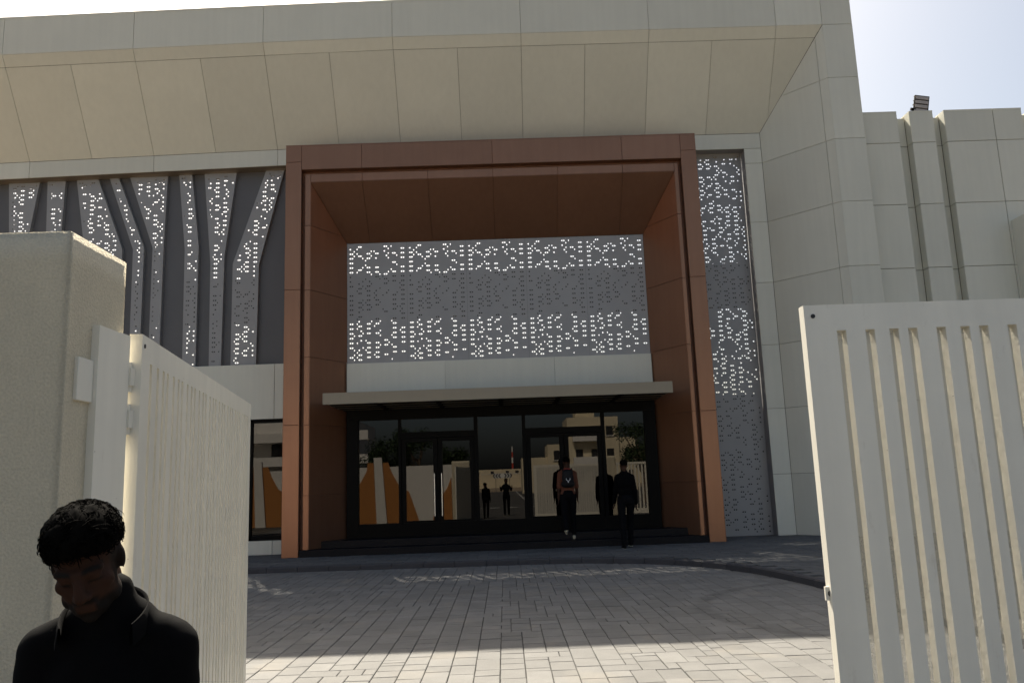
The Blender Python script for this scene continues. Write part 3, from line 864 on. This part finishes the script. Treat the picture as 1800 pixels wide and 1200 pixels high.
# left pillar with the steel hinge post on its side
pil = empty('gate_pillar', (-1.895, 3.015, ROAD)); tag(pil, 'rough cream plastered gate pillar behind the man in black', 'pillar', 'plastered gate pillars')
def rough_block(name, x0, x1, y0, y1, z0, z1, parent, seed=0, m='plaster'):
    bm = bmesh.new()
    vv = [bm.verts.new(v) for v in boxv(x0, x1, y0, y1, z0, z1)]
    for q in BOXF: bm.faces.new([vv[i] for i in q])
    bmesh.ops.bevel(bm, geom=list(bm.edges), offset=.005, segments=2, affect='EDGES')
    bmesh.ops.subdivide_edges(bm, edges=[e for e in bm.edges if e.calc_length() > .2], cuts=24, use_grid_fill=True)
    for v in bm.verts:
        k_ = sum(1 for c_, a_, b_ in ((v.co.x, x0, x1), (v.co.y, y0, y1), (v.co.z, z0, z1)) if min(c_ - a_, b_ - c_) < .02)
        if k_ > 1: continue
        n = mnoise.noise(v.co * 6 + Vector((seed, 0, 0))) * .0014 + mnoise.noise(v.co * 25) * .0006
        v.co += Vector((n, n, n * .5))
    me = bpy.data.meshes.new(name); bm.to_mesh(me); bm.free(); me.materials.append(M[m])
    for p in me.polygons: p.use_smooth = True
    return link(bpy.data.objects.new(name, me), parent)
rough_block('shaft', -.375, .375, -.215, .215, -.05, 2.49, pil)
X_ = .375
hp = MB()
hp.box(X_ - .02, X_ + .028, -.035, .14, 0, 2.18)
hp.box(X_ - .02, X_ + .022, .145, .228, 0, 2.185)
hp.build('hinge_post', 'white_paint', pil)
for z in (1.89, .35):
    box('hinge_plate', X_ - .01, X_ + .014, -.145, -.036, z, z + .155, 'white_paint', pil, bev=.003)
for z in (2.02, 1.85, .4):
    hb = MB()
    hb.box(X_ - .02, X_ + .03, -.0 + .228, .28, z - .035, z + .035)
    hb.tube([(X_ + .005, .252, z - .06), (X_ + .005, .252, z + .06)], .018, 10)
    hb.build('hinge', 'white_paint', pil)

# right pillar and boundary walls (seen in the door glass)
pr_ = empty('gate_pillar', (4.42, 3.03, ROAD)); tag(pr_, 'cream plastered gate pillar at the far end of the closed leaf', 'pillar', 'plastered gate pillars')
rough_block('shaft', -.24, .30, -.215, .215, -.05, 2.49, pr_, 3)
bw = empty('boundary_wall', (-9, 3.7, ROAD)); bw.location = (0, 0, 0)
tag(bw, 'white boundary wall with tapering orange panels, mirrored in the door glass', 'wall')
box('wall', -19, -2.272, 2.95, 3.12, ROAD - .1, 2.26, 'wall_white', bw)
ORN = [[(x * .836, 1.45 + (z - 1.45) * .836 if z > 0 else -.1) for x, z in q] for q in (
       [(-7.35, 1.72), (-7.07, 2.22), (-7.02, 2.64), (-6.72, 2.63), (-6.58, -.1), (-7.9, -.1), (-7.8, 1.1)],
       [(-6.28, 2.62), (-5.98, 2.64), (-5.79, 2.12), (-5.45, 1.49), (-4.92, 1.13), (-4.4, -.1), (-6.02, -.1)],
       [(-3.74, -.1), (-3.6, .36), (-3.2, .95), (-2.98, 1.23), (-2.76, 1.78), (-2.73, -.1)])]
def wallpoly(name, pts, y, t, m):
    P = [(x, y, z) for x, z in pts]
    P2 = P
    a = sum(P[i][0] * P[(i + 1) % len(P)][2] - P[(i + 1) % len(P)][0] * P[i][2] for i in range(len(P)))
    if a > 0: P2 = P[::-1]
    slab(name, P2, t, m, bw)
for sh in (0, -5.2):
    for p in ORN: 
        if sh and p is ORN[2]: continue
        wallpoly('orange_panel', [(x + sh, z) for x, z in p], 3.16, .08, 'orange_paint')
    wallpoly('white_fin', [(-5.60 + sh, 2.66), (-5.26 + sh, 2.66), (-5.05 + sh, -.1), (-5.49 + sh, -.1)], 3.22, .16, 'wall_white')
fw = empty('slatted_fence', (6.45, 3.05, ROAD)); tag(fw, 'white slatted fence beyond the right hand pillar, mirrored in the door glass', 'fence')
f1 = MB(); f1.box(-1.7, 4.6, -.04, .04, 0, .25); f1.box(-1.7, 4.6, -.04, .04, 2.1, 2.2); f1.build('rail', 'white_paint', fw)
fsl = me_from('slat', boxv(-.035, .035, -.025, .025, .25, 2.1), BOXF, 'white_paint')
for i in range(42):
    o = bpy.data.objects.new('slat', fsl); o.location = (-1.62 + i * .15, 0, 0); link(o, fw)

# ------------------------------------------------------------------ street side seen only in the glass
SY = -6.8
cw = empty('perimeter_wall', (0, -100, 0)); tag(cw, 'long cream perimeter wall across the street, mirrored in the glass', 'wall')
box('wall', -90, 90, -100.3, -100, -.3, 3.7, 'cream', cw); box('coping', -90, 90, -100.4, -99.9, 3.7, 3.85, 'wall_white', cw)
fh = empty('long_house', (0, -106, 0)); tag(fh, 'low cream house showing above the perimeter wall in the glass', 'building')
box('wall', -14, 6, -112, -104, -.3, 5.3, 'cream', fh)
for x in (-9, -4.5, 0.2, 3.2): box('window', x, x + 1.0, -104.0, -103.95, 3.9, 4.8, 'sign_dark', fh)
sgn = empty('chevron_sign', (-.4, -75, ROAD)); tag(sgn, 'black and white chevron road sign mirrored in the middle pane', 'sign')
box('board', -1.3, 1.3, -.03, .03, 2.1, 2.78, 'line_white', sgn)
for i, x in enumerate((-1.1, -.7, -.3, .3, .7, 1.1)):
    d = -1 if x < 0 else 1
    slab('chevron', [(x - .1, .045, 2.14), (x - .1 + d * .25, .045, 2.44), (x - .1, .045, 2.74), (x + .1, .045, 2.74), (x + .1 + d * .25, .045, 2.44), (x + .1, .045, 2.14)], .012, 'sign_dark', sgn)
for x in (-1.0, 1.0): MB().tube([(x, -.06, -.1), (x, -.06, 2.7)], .04, 8).build('post', 'steel', sgn)
ap = empty('apartment_house', (11, -60, 0)); ap.location = (0, 0, 0); tag(ap, 'stepped cream apartment house mirrored behind the right hand doors', 'building')
av = MB(); av.box(8.2, 14.8, -68, -60, -.3, 9.3); av.box(14.8, 17, -68, -60.5, -.3, 6.6); av.box(5.6, 8.2, -68, -61, -.3, 6.0); av.box(2.2, 5.6, -68, -61.5, -.3, 4.4); av.box(9.5, 12, -66, -62, 9.3, 10.6)
av.build('wall', 'cream', ap)
for x in (6.4, 9.2, 11.2, 13.2, 15.6):
    for z in (1.2, 4.0, 6.9):
        if z > 5 and (x > 15 or x < 8): continue
        y = -60 if 8 < x < 14.8 else (-60.5 if x > 14.8 else -61)
        wdo = box('window', x, x + .9, y - .01, y + .04, z, z + 1.2, 'sign_dark', ap); box('sill', x - .1, x + 1.0, y + .042, y + .15, z - .12, z - .02, 'wall_white', wdo)
for z in (3.3, 6.2): box('balcony', 8.8, 12.6, -60, -58.9, z, z + .9, 'wall_white', ap)
wh = empty('white_house', (0, -18, 0)); wh.location = (0, 0, 0); tag(wh, 'white house with balcony bands mirrored at the left of the glass', 'building')
wm = MB()
wm.box(-26, -11.5, -28, -18, -.3, 6.6)
wm.build('wall', 'wall_white', wh)
for z in (3.2, 5.0): box('balcony', -26, -10.3, -18, -16.8, z, z + .7, 'wall_white', wh)
for x in (-24, -21, -18, -15):
    for z in (.9, 4.0): box('window', x, x + 1.3, -18, -17.95, z, z + 1.1 if z < 2 else 4.95, 'sign_dark', wh)
tw_ = empty('radio_mast', (2.8, -250, 0)); tag(tw_, 'far red and white radio mast mirrored in the middle pane', 'mast')
for k in range(7):
    MB().tube([(0, 0, k * 2), (0, 0, k * 2 + 2)], .45 - k * .04, 6).build('mast_section', 'tower_red' if k % 2 else 'line_white', tw_)

def tree(loc, h, r, seed, label):
    t = empty('tree', loc); tag(t, label, 'tree', 'trees mirrored in the door glass')
    rg = random.Random(seed)
    tr = MB()
    top = Vector((rg.uniform(-.3, .3), rg.uniform(-.3, .3), h * .6))
    tr.tube([(0, 0, -.1), tuple(top * .5 + Vector((.1, 0, 0))), tuple(top)], [.16, .12, .07], 8)
    cl = []
    for i in range(9):
        a = rg.uniform(0, 6.28); rr = r * rg.uniform(.35, .8); z = h * rg.uniform(.5, .9)
        e = Vector((math.cos(a) * rr, math.sin(a) * rr, z)); cl.append((e, r * rg.uniform(.32, .5)))
        tr.tube([tuple(top * rg.uniform(.55, 1)), tuple(e * .6 + top * .3), tuple(e)], [.06, .04, .015], 5)
    tr.build('trunk', 'bark', t)
    V, F = [], []
    for e, cr in cl + [(Vector((0, 0, h * .78)), r * .5)]:
        for k in range(330):
            d = Vector((rg.gauss(0, 1), rg.gauss(0, 1), rg.gauss(0, .8))).normalized() * cr * rg.uniform(.45, 1.05)
            p = e + d
            a = Vector((rg.gauss(0, 1), rg.gauss(0, 1), rg.gauss(0, 1))).normalized(); b = a.orthogonal().normalized()
            s = rg.uniform(.05, .10); k0 = len(V)
            V += [p - a * s, p + b * s * .5, p + a * s, p - b * s * .5]; F.append((k0, k0 + 1, k0 + 2, k0 + 3))
    mobj('crown', V, F, 'leaf', t)
tree((-7.9, -12.3, ROAD), 4.9, 1.5, 1, 'broad dark tree mirrored at the left above the orange wall')
tree((-5.6, -13.3, ROAD), 5.2, 1.6, 2, 'tallest round tree mirrored above the left hand doors')
tree((-3.2, -13.8, ROAD), 4.2, 1.2, 3, 'smallest tree mirrored above the white pillar')
tree((8.6, -12.8, ROAD), 5.3, 1.6, 4, 'dark tree mirrored at the right edge of the glass')

for o_ in (cw, fh, sgn, ap, wh, tw_):
    o_.location.y += SY

# ------------------------------------------------------------------ people
def _sphere(bm, c, r, rot=None, seg=16):
    m4 = Matrix.Translation(c)
    if rot is not None: m4 = m4 @ rot.to_4x4()
    r = (r, r, r) if not isinstance(r, (tuple, list)) else r
    m4 = m4 @ Matrix.Diagonal((r[0], r[1], r[2], 1))
    bmesh.ops.create_uvsphere(bm, u_segments=seg, v_segments=seg // 2 + 2, radius=1, matrix=m4)
def _cap(bm, a, b, ra, rb, seg=14, flat=1.0):
    a, b = Vector(a), Vector(b)
    d = b - a
    if d.length < 1e-5: return
    q = d.to_track_quat('Z', 'Y').to_matrix().to_4x4()
    bmesh.ops.create_cone(bm, cap_ends=True, segments=seg, radius1=ra, radius2=rb, depth=d.length, matrix=Matrix.Translation((a + b) / 2) @ q)
    _sphere(bm, a, ra, seg=12); _sphere(bm, b, rb, seg=12)
def remeshed(name, bm, voxel, smooth, m, parent, it=1.0):
    me = bpy.data.meshes.new(name); bm.to_mesh(me); bm.free()
    o = bpy.data.objects.new(name + '_tmp', me); COL.objects.link(o)
    md = o.modifiers.new('r', 'REMESH'); md.mode = 'VOXEL'; md.voxel_size = voxel; md.use_smooth_shade = True
    if smooth:
        s = o.modifiers.new('s', 'SMOOTH'); s.iterations = smooth; s.factor = .5
    dg = bpy.context.evaluated_depsgraph_get()
    nm = bpy.data.meshes.new_from_object(o.evaluated_get(dg))
    bpy.data.objects.remove(o); bpy.data.meshes.remove(me)
    nm.name = name; nm.materials.clear(); nm.materials.append(M[m])
    for p in nm.polygons: p.use_smooth = True
    return link(bpy.data.objects.new(name, nm), parent)

def head_parts(bm, H, fine=True):
    """H: matrix of the head frame; face towards -y, up +z, origin at ear level"""
    S = lambda c, r, rot=None: _sphere(bm, H @ Vector(c), r, (H.to_3x3() @ rot) if rot is not None else H.to_3x3(), 20)
    Cc = lambda a, b, ra, rb: _cap(bm, H @ Vector(a), H @ Vector(b), ra, rb)
    S((0, .015, .035), (.076, .096, .083))
    S((0, -.028, -.03), (.063, .066, .085))
    S((0, -.045, -.083), (.047, .048, .034)); S((0, -.077, -.100), (.021, .018, .017))
    for s in (-1, 1):
        S((s * .043, -.056, -.024), (.022, .020, .020))
        Cc((s * .010, -.089, .016), (s * .047, -.072, .018), .0105, .009)
        S((s * .0315, -.077, .000), (.0145, .013, .0125))
        S((s * .013, -.100, -.040), (.0095, .011, .009))
        S((s * .0725, .010, -.010), (.009, .019, .029), Euler((R(-8), R(s * 8), R(s * 14))).to_matrix())
        S((s * .052, -.028, -.070), (.014, .03, .025))
    Cc((0, -.092, .012), (0, -.114, -.034), .0085, .0125)
    Cc((-.021, -.089, -.066), (.021, -.089, -.066), .007, .007); Cc((-.017, -.088, -.076), (.017, -.088, -.076), .0085, .0085)
def hand(bm, wrist, direc, side, curl=.35, s=1.0):
    """relaxed hand hanging from the wrist along direc; thumb towards the body front"""
    d = Vector(direc).normalized(); front = Vector((0, -1, 0)); front = (front - d * front.dot(d)).normalized()
    inn = d.cross(front).normalized() * (1 if side > 0 else -1)
    pc = Vector(wrist) + d * .045 * s
    rot = Matrix((inn, front, d)).transposed()
    _sphere(bm, pc, (.016 * s, .04 * s, .052 * s), rot, 14)
    for i, (off_, L) in enumerate(((.030, .068), (.010, .076), (-.010, .071), (-.028, .055))):
        a = pc + d * .036 * s + front * off_ * s
        d1 = (d + inn * -.15 * side * 0 + inn * curl * .5).normalized(); d2 = (d + inn * curl * 1.6).normalized()
        b = a + d1 * L * .5 * s; c = b + d2 * L * .5 * s
        _cap(bm, a, b, .0092 * s, .0084 * s, 8); _cap(bm, b, c, .0084 * s, .0072 * s, 8)
    a = pc + front * .034 * s - d * .018 * s
    b = a + (front * .7 + d * .75).normalized() * .035 * s; c = b + (front * .25 + d + inn * .3).normalized() * .03 * s
    _cap(bm, a, b, .0115 * s, .010 * s, 8); _cap(bm, b, c, .010 * s, .008 * s, 8)

def person(name, loc, rz, s, top, bottom, legs, arms, label, head=(0, 0, 0), shoes='dark_cloth', voxel=.011, short=False, lean=.05, hairmat='hair', headoff=(0, 0, 0), near=False, topname='jacket', headscale=1.0, group='people at the entrance'):
    """faces -y locally. legs: ((thigh, shin) left, right) forward angles; arms: ((abduct, swing, elbow), ...)"""
    P = empty(name, loc, rz); tag(P, label, 'person', group)
    P.scale = (1, 1, 1)
    J = {}
    hip = Vector((0, 0, .93 * s))
    up = Vector((0, -math.sin(lean), math.cos(lean)))
    chest = hip + up * .36 * s; shd = hip + up * .50 * s; neck = hip + up * .56 * s
    body = bmesh.new(); jk = bmesh.new(); tr = bmesh.new()
    lowest = 1e9; feet = []
    for i, sd_ in enumerate((-1, 1)):
        th, sh = legs[i]
        h = hip + Vector((sd_ * .092 * s, 0, -.02 * s))
        k = h + Vector((sd_ * .01, -math.sin(th), -math.cos(th))) * .43 * s
        a = k + Vector((0, -math.sin(sh), -math.cos(sh))) * .41 * s
        feet.append((h, k, a, sh))
        lowest = min(lowest, a.z - .075 * s + (0 if sh > -.3 else -.05 * s))
    dz = Vector((0, 0, -lowest))
    hip += dz; chest += dz; shd += dz; neck += dz
    feet = [(h + dz, k + dz, a + dz, sh) for h, k, a, sh in feet]
    for h, k, a, sh in feet:
        _cap(body, h, k, .072 * s, .048 * s); _cap(body, k, a, .048 * s, .034 * s)
        kk = k + (a - k) * .3; 
        _cap(tr, h, k, .092 * s, .066 * s); _cap(tr, k, a + Vector((0, 0, .015)), .066 * s, .056 * s)
    _sphere(tr, hip + Vector((0, .012 * s, .02 * s)), (.158 * s, .118 * s, .13 * s))
    _sphere(body, hip, (.13 * s, .09 * s, .11 * s))
    # torso
    _sphere(body, chest, (.118 * s, .078 * s, .165 * s)); _cap(body, hip, chest, .085 * s, .085 * s)
    _sphere(jk, chest + Vector((0, .01 * s, -.02 * s)), (.158 * s, .118 * s, .2 * s)); _sphere(jk, hip + up * .16 * s, (.150 * s, .118 * s, .2 * s))
    _cap(jk, hip + Vector((-.06 * s, 0, .03 * s)), hip + Vector((.06 * s, 0, .03 * s)), .108 * s, .108 * s)
    _cap(jk, shd + Vector((-.122 * s, .01 * s, -.030 * s)), shd + Vector((.122 * s, .01 * s, -.030 * s)), .060 * s, .060 * s)
    _cap(jk, shd + Vector((-.055 * s, .012 * s, .008 * s)), shd + Vector((.055 * s, .012 * s, .008 * s)), .062 * s, .062 * s)
    _cap(jk, shd + Vector((0, .005, 0)), neck + up * .015 * s, .078 * s, .064 * s)
    wrists = []
    for i, sd_ in enumerate((-1, 1)):
        ab, sw, el = arms[i]
        S0 = shd + Vector((sd_ * .148 * s, .012 * s, -.045 * s))
        d1 = Vector((sd_ * math.sin(ab), -math.sin(sw), -math.cos(sw) * math.cos(ab))).normalized()
        E0 = S0 + d1 * .285 * s
        d2 = Vector((sd_ * math.sin(ab) * .4, -math.sin(sw + el), -math.cos(sw + el))).normalized()
        W0 = E0 + d2 * .245 * s
        _cap(body, S0, E0, .05 * s, .040 * s); _cap(body, E0, W0, .040 * s, .027 * s)
        hand(body, W0, d2, -sd_, s=s)
        _cap(jk, S0, E0, .064 * s, .053 * s)
        if not short: _cap(jk, E0, W0 - d2 * .01, .053 * s, .041 * s)
    hc = neck + Vector((0, -.005, .135)) * 1.0 + Vector(headoff)
    H = Matrix.Translation(hc) @ Euler((head[0], head[1], head[2]), 'ZYX').to_matrix().to_4x4() @ Matrix.Scale(headscale, 4)
    _cap(body, neck - up * .07 * s, H @ Vector((0, .028, -.06)), .050 * s, .052)
    head_parts(body, H)
    bo = remeshed('body', body, voxel, 3 if not near else 6, 'skin', P)
    jo = remeshed(topname, jk, max(voxel, .010), 8, top, P)
    tro = remeshed('trousers', tr, .014, 6, bottom, P)
    for h, k, a, sh in feet:
        b2 = bmesh.new()
        pitch = -sh * .9 if sh < -.25 else 0.0
        rot = Matrix.Rotation(-pitch, 3, 'X') if pitch else Matrix.Identity(3)
        f_ = lambda x, y, z: a + rot @ Vector((x * s, y * s, z * s))
        _cap(b2, f_(0, .02, -.02), f_(0, .03, -.045), .042 * s, .034 * s); _cap(b2, f_(0, .02, -.045), f_(0, -.15, -.055), .033 * s, .028 * s)
        _sphere(b2, f_(.0, -.11, -.05), (.043 * s, .065 * s, .028 * s), rot)
        so = remeshed('shoe', b2, .009, 3, shoes, P)
        cen = f_(0, -.065, -.078)
        V = []
        for zz in (-.008, .008):
            for j in range(14):
                t = 2 * math.pi * j / 14
                V.append(cen + rot @ Vector((math.cos(t) * (.041 if math.sin(t) < 0 else .036) * s, math.sin(t) * .14 * s, zz)))
        F = [tuple(range(13, -1, -1)), tuple(range(14, 28))] + [(j, (j + 1) % 14, 14 + (j + 1) % 14, 14 + j) for j in range(14)]
        mobj('sole', V, F, 'sole', so)
    return P, bo, jo, H, dict(neck=neck, shd=shd, up=up, chest=chest, hip=hip, s=s)

def hair_cap(P, H, seed, n=420, length=(.018, .030), base=.012, curly=.4, quiff=0.0, fringe=.055, thick=.0035, sides=.5):
    """short hair: a close volume over the scalp plus bent tapering locks"""
    rg = random.Random(seed)
    c = Vector((0, .015, .035)); rad = Vector((.076, .096, .083))
    def inside(d):
        z = d.z; front = -d.y
        lim = -.35 + .62 * max(0, front) ** 1.2 + (fringe * 4 if front > .4 else 0)
        if abs(d.x) > .8 and front > -.35: lim = max(lim, .05)
        return z > lim
    V, F = [], []
    nu, nv = 40, 20
    idx = {}
    for i in range(nu):
        for j in range(nv + 1):
            t = 2 * math.pi * i / nu; ph = -math.pi / 5 + (math.pi / 2 + math.pi / 5) * j / nv
            d = Vector((math.cos(t) * math.cos(ph), math.sin(t) * math.cos(ph), math.sin(ph)))
            ok = inside(d)
            th = base * (sides + (1 - sides) * max(0, min(1, (d.z + .1) * 1.3)) + quiff * max(0, d.z) * max(0, -d.y + .3)) * (1 + .35 * mnoise.noise(d * 6 + Vector((seed, 0, 0)))) if ok else -.01
            p = c + Vector((d.x * (rad.x + th), d.y * (rad.y + th), d.z * (rad.z + th)))
            idx[i, j] = len(V); V.append(H @ p)
    for i in range(nu):
        for j in range(nv):
            F.append((idx[i, j], idx[(i + 1) % nu, j], idx[(i + 1) % nu, j + 1], idx[i, j + 1]))
    hb = mobj('hair', V, F, 'hair', P)
    for p in hb.data.polygons: p.use_smooth = True
    V, F = [], []
    made = 0
    while made < n:
        d = Vector((rg.gauss(0, 1), rg.gauss(0, 1), rg.gauss(.25, 1))).normalized()
        if not inside(d): continue
        made += 1
        zt_ = max(0, min(1, (d.z + .15) * 1.3))
        L = rg.uniform(*length) * (sides * .6 + (1 - sides * .6) * zt_) * (1 + quiff * max(0, -d.y) * max(0, d.z + .2))
        p = c + Vector((d.x * rad.x, d.y * rad.y, d.z * rad.z)) * 1.06 + d * base * .4 * zt_
        tang = Vector((rg.gauss(0, 1), rg.gauss(-.3, 1), rg.gauss(0, .6))); tang = (tang - d * tang.dot(d)).normalized()
        bi = d.cross(tang)
        dr = (d * .75 + tang * .7).normalized()
        ns = 5; cur = p; ring = []
        for k in range(ns + 1):
            rr = thick * (1 - (k / ns) ** 2 * .9) * rg.uniform(.8, 1.2)
            a_ = dr.orthogonal().normalized(); b_ = dr.cross(a_)
            ring.append([H @ (cur + (a_ * math.cos(q * 2.094) + b_ * math.sin(q * 2.094)) * rr) for q in range(3)])
            cur = cur + dr * (L / ns)
            dr = (Matrix.Rotation(curly * rg.uniform(.6, 1.4), 3, bi) @ dr).normalized()
        k0 = len(V)
        for r_ in ring: V += r_
        for k in range(ns):
            for q in range(3):
                F.append((k0 + k * 3 + q, k0 + k * 3 + (q + 1) % 3, k0 + k * 3 + 3 + (q + 1) % 3, k0 + k * 3 + 3 + q))
    lo = mobj('hair_locks', V, F, 'hair', hb)
    for p in lo.data.polygons: p.use_smooth = True
    return hb

def face_patch(P, bo, H, test, offset, name, m, jitter=.0012):
    """a thin layer grown from the skin where test(head-local point) holds (beard, brows)"""
    me = bo.data
    Hi = H.inverted()
    loc = [Hi @ v.co for v in me.vertices]
    keep = [test(p) for p in loc]
    mp = {}; V, F = [], []
    for p in me.polygons:
        if all(keep[i] for i in p.vertices):
            q = []
            for i in p.vertices:
                if i not in mp:
                    mp[i] = len(V); v = me.vertices[i]
                    V.append(v.co + v.normal * (offset + jitter * mnoise.noise(v.co * 300)))
                q.append(mp[i])
            F.append(tuple(q))
    o = mobj(name, V, F, m, P)
    for p in o.data.polygons: p.use_smooth = True
    return o

# the man in the foreground, head bowed
MAN = (-.885, 1.90, ROAD)
P, bo, jo, H, J = person('person', MAN, R(9), .885, 'black_cloth', 'dark_cloth', ((.10, -.06), (-.10, -.16)), ((.10, .10, .5), (.09, .06, .45)),
                         'man in a black collared jacket with bowed head beside the left pillar', head=(R(26), R(-8), R(6)), headscale=.905, voxel=.0048, near=True, lean=.08, headoff=(-.036, -.040, -.040), group='people in the photograph')
def beard_attr(bo, H):
    """short beard, moustache and brows as hair colour growing in the skin, with soft borders"""
    me = bo.data; Hi = H.inverted()
    def sm(x, a, b):
        t = max(0.0, min(1.0, (x - a) / (b - a))); return t * t * (3 - 2 * t)
    out = []
    for v in me.vertices:
        p = Hi @ v.co; ax = abs(p.x)
        lo = sm(-p.z, .052, .068) * sm(.03 - p.y, 0, .03) * sm(p.z, -.15, -.135)
        lips = 1 - (1 - sm(ax, .018, .026)) * sm(-p.z, .058, .063) * (1 - sm(-p.z, .079, .084)) * sm(-p.y, .07, .08)
        side = sm(ax, .052, .064) * sm(p.z, -.085, -.06) * (1 - sm(p.z, .02, .045)) * sm(p.y, -.050, -.035) * (1 - sm(p.y, .005, .02))
        mous = (1 - sm(ax, .024, .034)) * sm(-p.z, .046, .051) * (1 - sm(-p.z, .058, .063)) * sm(-p.y, .075, .085)
        bz = .0215 - (ax - .03) ** 2 * 6
        brow = sm(ax, .010, .016) * (1 - sm(ax, .046, .056)) * (1 - sm(abs(p.z - bz), .0035, .0075)) * sm(-p.y, .05, .06)
        eye = (1 - sm(abs(p.z + .007 + (ax - .0315) ** 2 * 8), .0015, .004)) * (1 - sm(abs(ax - .0315), .010, .017)) * sm(-p.y, .06, .07)
        out.append(max(lo * lips * .92, side * .8, mous * .9, brow * .95, eye * .9))
    at = me.attributes.new('beard', 'FLOAT', 'POINT'); at.data.foreach_set('value', out)
    me.materials.clear(); me.materials.append(M['skin_bearded'])
beard_attr(bo, H)
for v in jo.data.vertices:        # creases in the cloth
    q = Vector((v.co.x * 9, v.co.y * 9, v.co.z * 16))
    v.co += v.normal * (mnoise.noise(q) * .005 + mnoise.noise(q * 2.3) * .0022)
hair_cap(P, H, 11, n=4600, length=(.020, .044), base=.018, curly=.5, quiff=.7, thick=.0015, sides=.40, fringe=.0)
# stand collar of the jacket, open at the throat
def collar(P, J, H, rad=(.078, .072), h=.062, tilt=.18):
    V, F = [], []
    n = 36
    c = J['neck'] - J['up'] * .028 + Vector((-.004, -.004, 0))
    for i in range(n + 1):
        t = R(-125) + R(250) * i / n            # 0 = nape
        fr = abs(t) / R(125)
        for k, (rr, zz) in enumerate(((1.0, 0.0), (.98, .5), (1.03, 1.0), (1.07, 1.0), (1.10, .5), (1.13, .05))):
            hh = h * (1.0 - .25 * fr)
            V.append(c + Vector((math.sin(t) * rad[0] * rr * (1 + .06 * fr), math.cos(t) * rad[1] * rr - .030 * fr ** 2, zz * hh - .055 * fr ** 1.6)))
    for i in range(n):
        for k in range(5):
            F.append((i * 6 + k, (i + 1) * 6 + k, (i + 1) * 6 + k + 1, i * 6 + k + 1))
    o = mobj('collar', V, F, 'black_cloth', P)
    for p in o.data.polygons: p.use_smooth = True
collar(P, J, H)

# people at the doors
P2, b2, j2, H2, J2 = person('person', (1.38, 18.30, .15), R(180), 1.04, 'orange_cloth', 'dark_cloth', ((.22, .10), (-.12, -.95)), ((.16, .12, .25), (.14, -.10, .2)),
                            'person in an orange tee shirt wearing a black backpack, stepping towards the doors', short=True, topname='shirt', shoes='sole', lean=.06)
hair_cap(P2, H2, 3, n=120, length=(.012, .02), base=.012, thick=.005)
P4, b4, j4, H4, J4 = person('person', (2.52, 17.35, .0), R(184), 1.05, 'black_cloth', 'dark_cloth', ((.38, .05), (-.05, -.14)), ((.14, -.15, .2), (.14, .18, .25)),
                            'tall person in black stepping up from the pavement, rightmost at the entrance', lean=.07)
hair_cap(P4, H4, 5, n=120, length=(.012, .02), base=.012, thick=.005)
# backpack
bp = empty('backpack', (1.38, 18.30, .15), R(180)); tag(bp, 'black backpack with a small white antler emblem on the orange shirt', 'backpack')
ch = J2['chest']
b_ = bmesh.new()
_sphere(b_, ch + Vector((0, .17, .0)), (.135, .075, .16)); _cap(b_, ch + Vector((-.07, .16, -.13)), ch + Vector((.07, .16, -.13)), .085, .085); _cap(b_, ch + Vector((-.05, .16, .11)), ch + Vector((.05, .16, .11)), .075, .075); _sphere(b_, ch + Vector((0, .225, -.08)), (.10, .05, .10))
remeshed('bag', b_, .012, 6, 'pack_cloth', bp)
em = MB()
c0 = ch + Vector((0, .283, -.05))
for s in (-1, 1):
    em.tube([c0 + Vector((0, 0, -.05)), c0 + Vector((s * .012, 0, -.01)), c0 + Vector((s * .045, -.004, .018)), c0 + Vector((s * .038, -.006, .045))], .006, 5)
em.build('emblem', 'emblem', bp)
MB().tube([ch + Vector((-.09, .12, .18)), ch + Vector((-.06, .19, .20)), ch + Vector((.06, .19, .20)), ch + Vector((.09, .12, .18))], .008, 5).build('piping', 'red_cloth', bp)
for s in (-1, 1):
    MB().tube([ch + Vector((s * .09, .13, .16)), ch + Vector((s * .105, .06, .20)), ch + Vector((s * .11, -.06, .185)), ch + Vector((s * .12, -.135, .05)), ch + Vector((s * .14, -.09, -.12)), ch + Vector((s * .12, .08, -.16))], .018, 6).build('strap', 'pack_cloth', bp)
# the photographer, mirrored in the middle pane
P5, b5, j5, H5, J5 = person('person', (.02, -.34, ROAD), R(180), .97, 'dark_cloth', 'dark_cloth', ((.06, .02), (-.06, -.05)), ((.35, .75, 1.5), (.35, .75, 1.5)),
                            'person in dark clothes taking the picture, mirrored in the middle pane', group='people in the photograph', lean=.02)
hair_cap(P5, H5, 6, n=80, length=(.012, .02), base=.012, thick=.005)
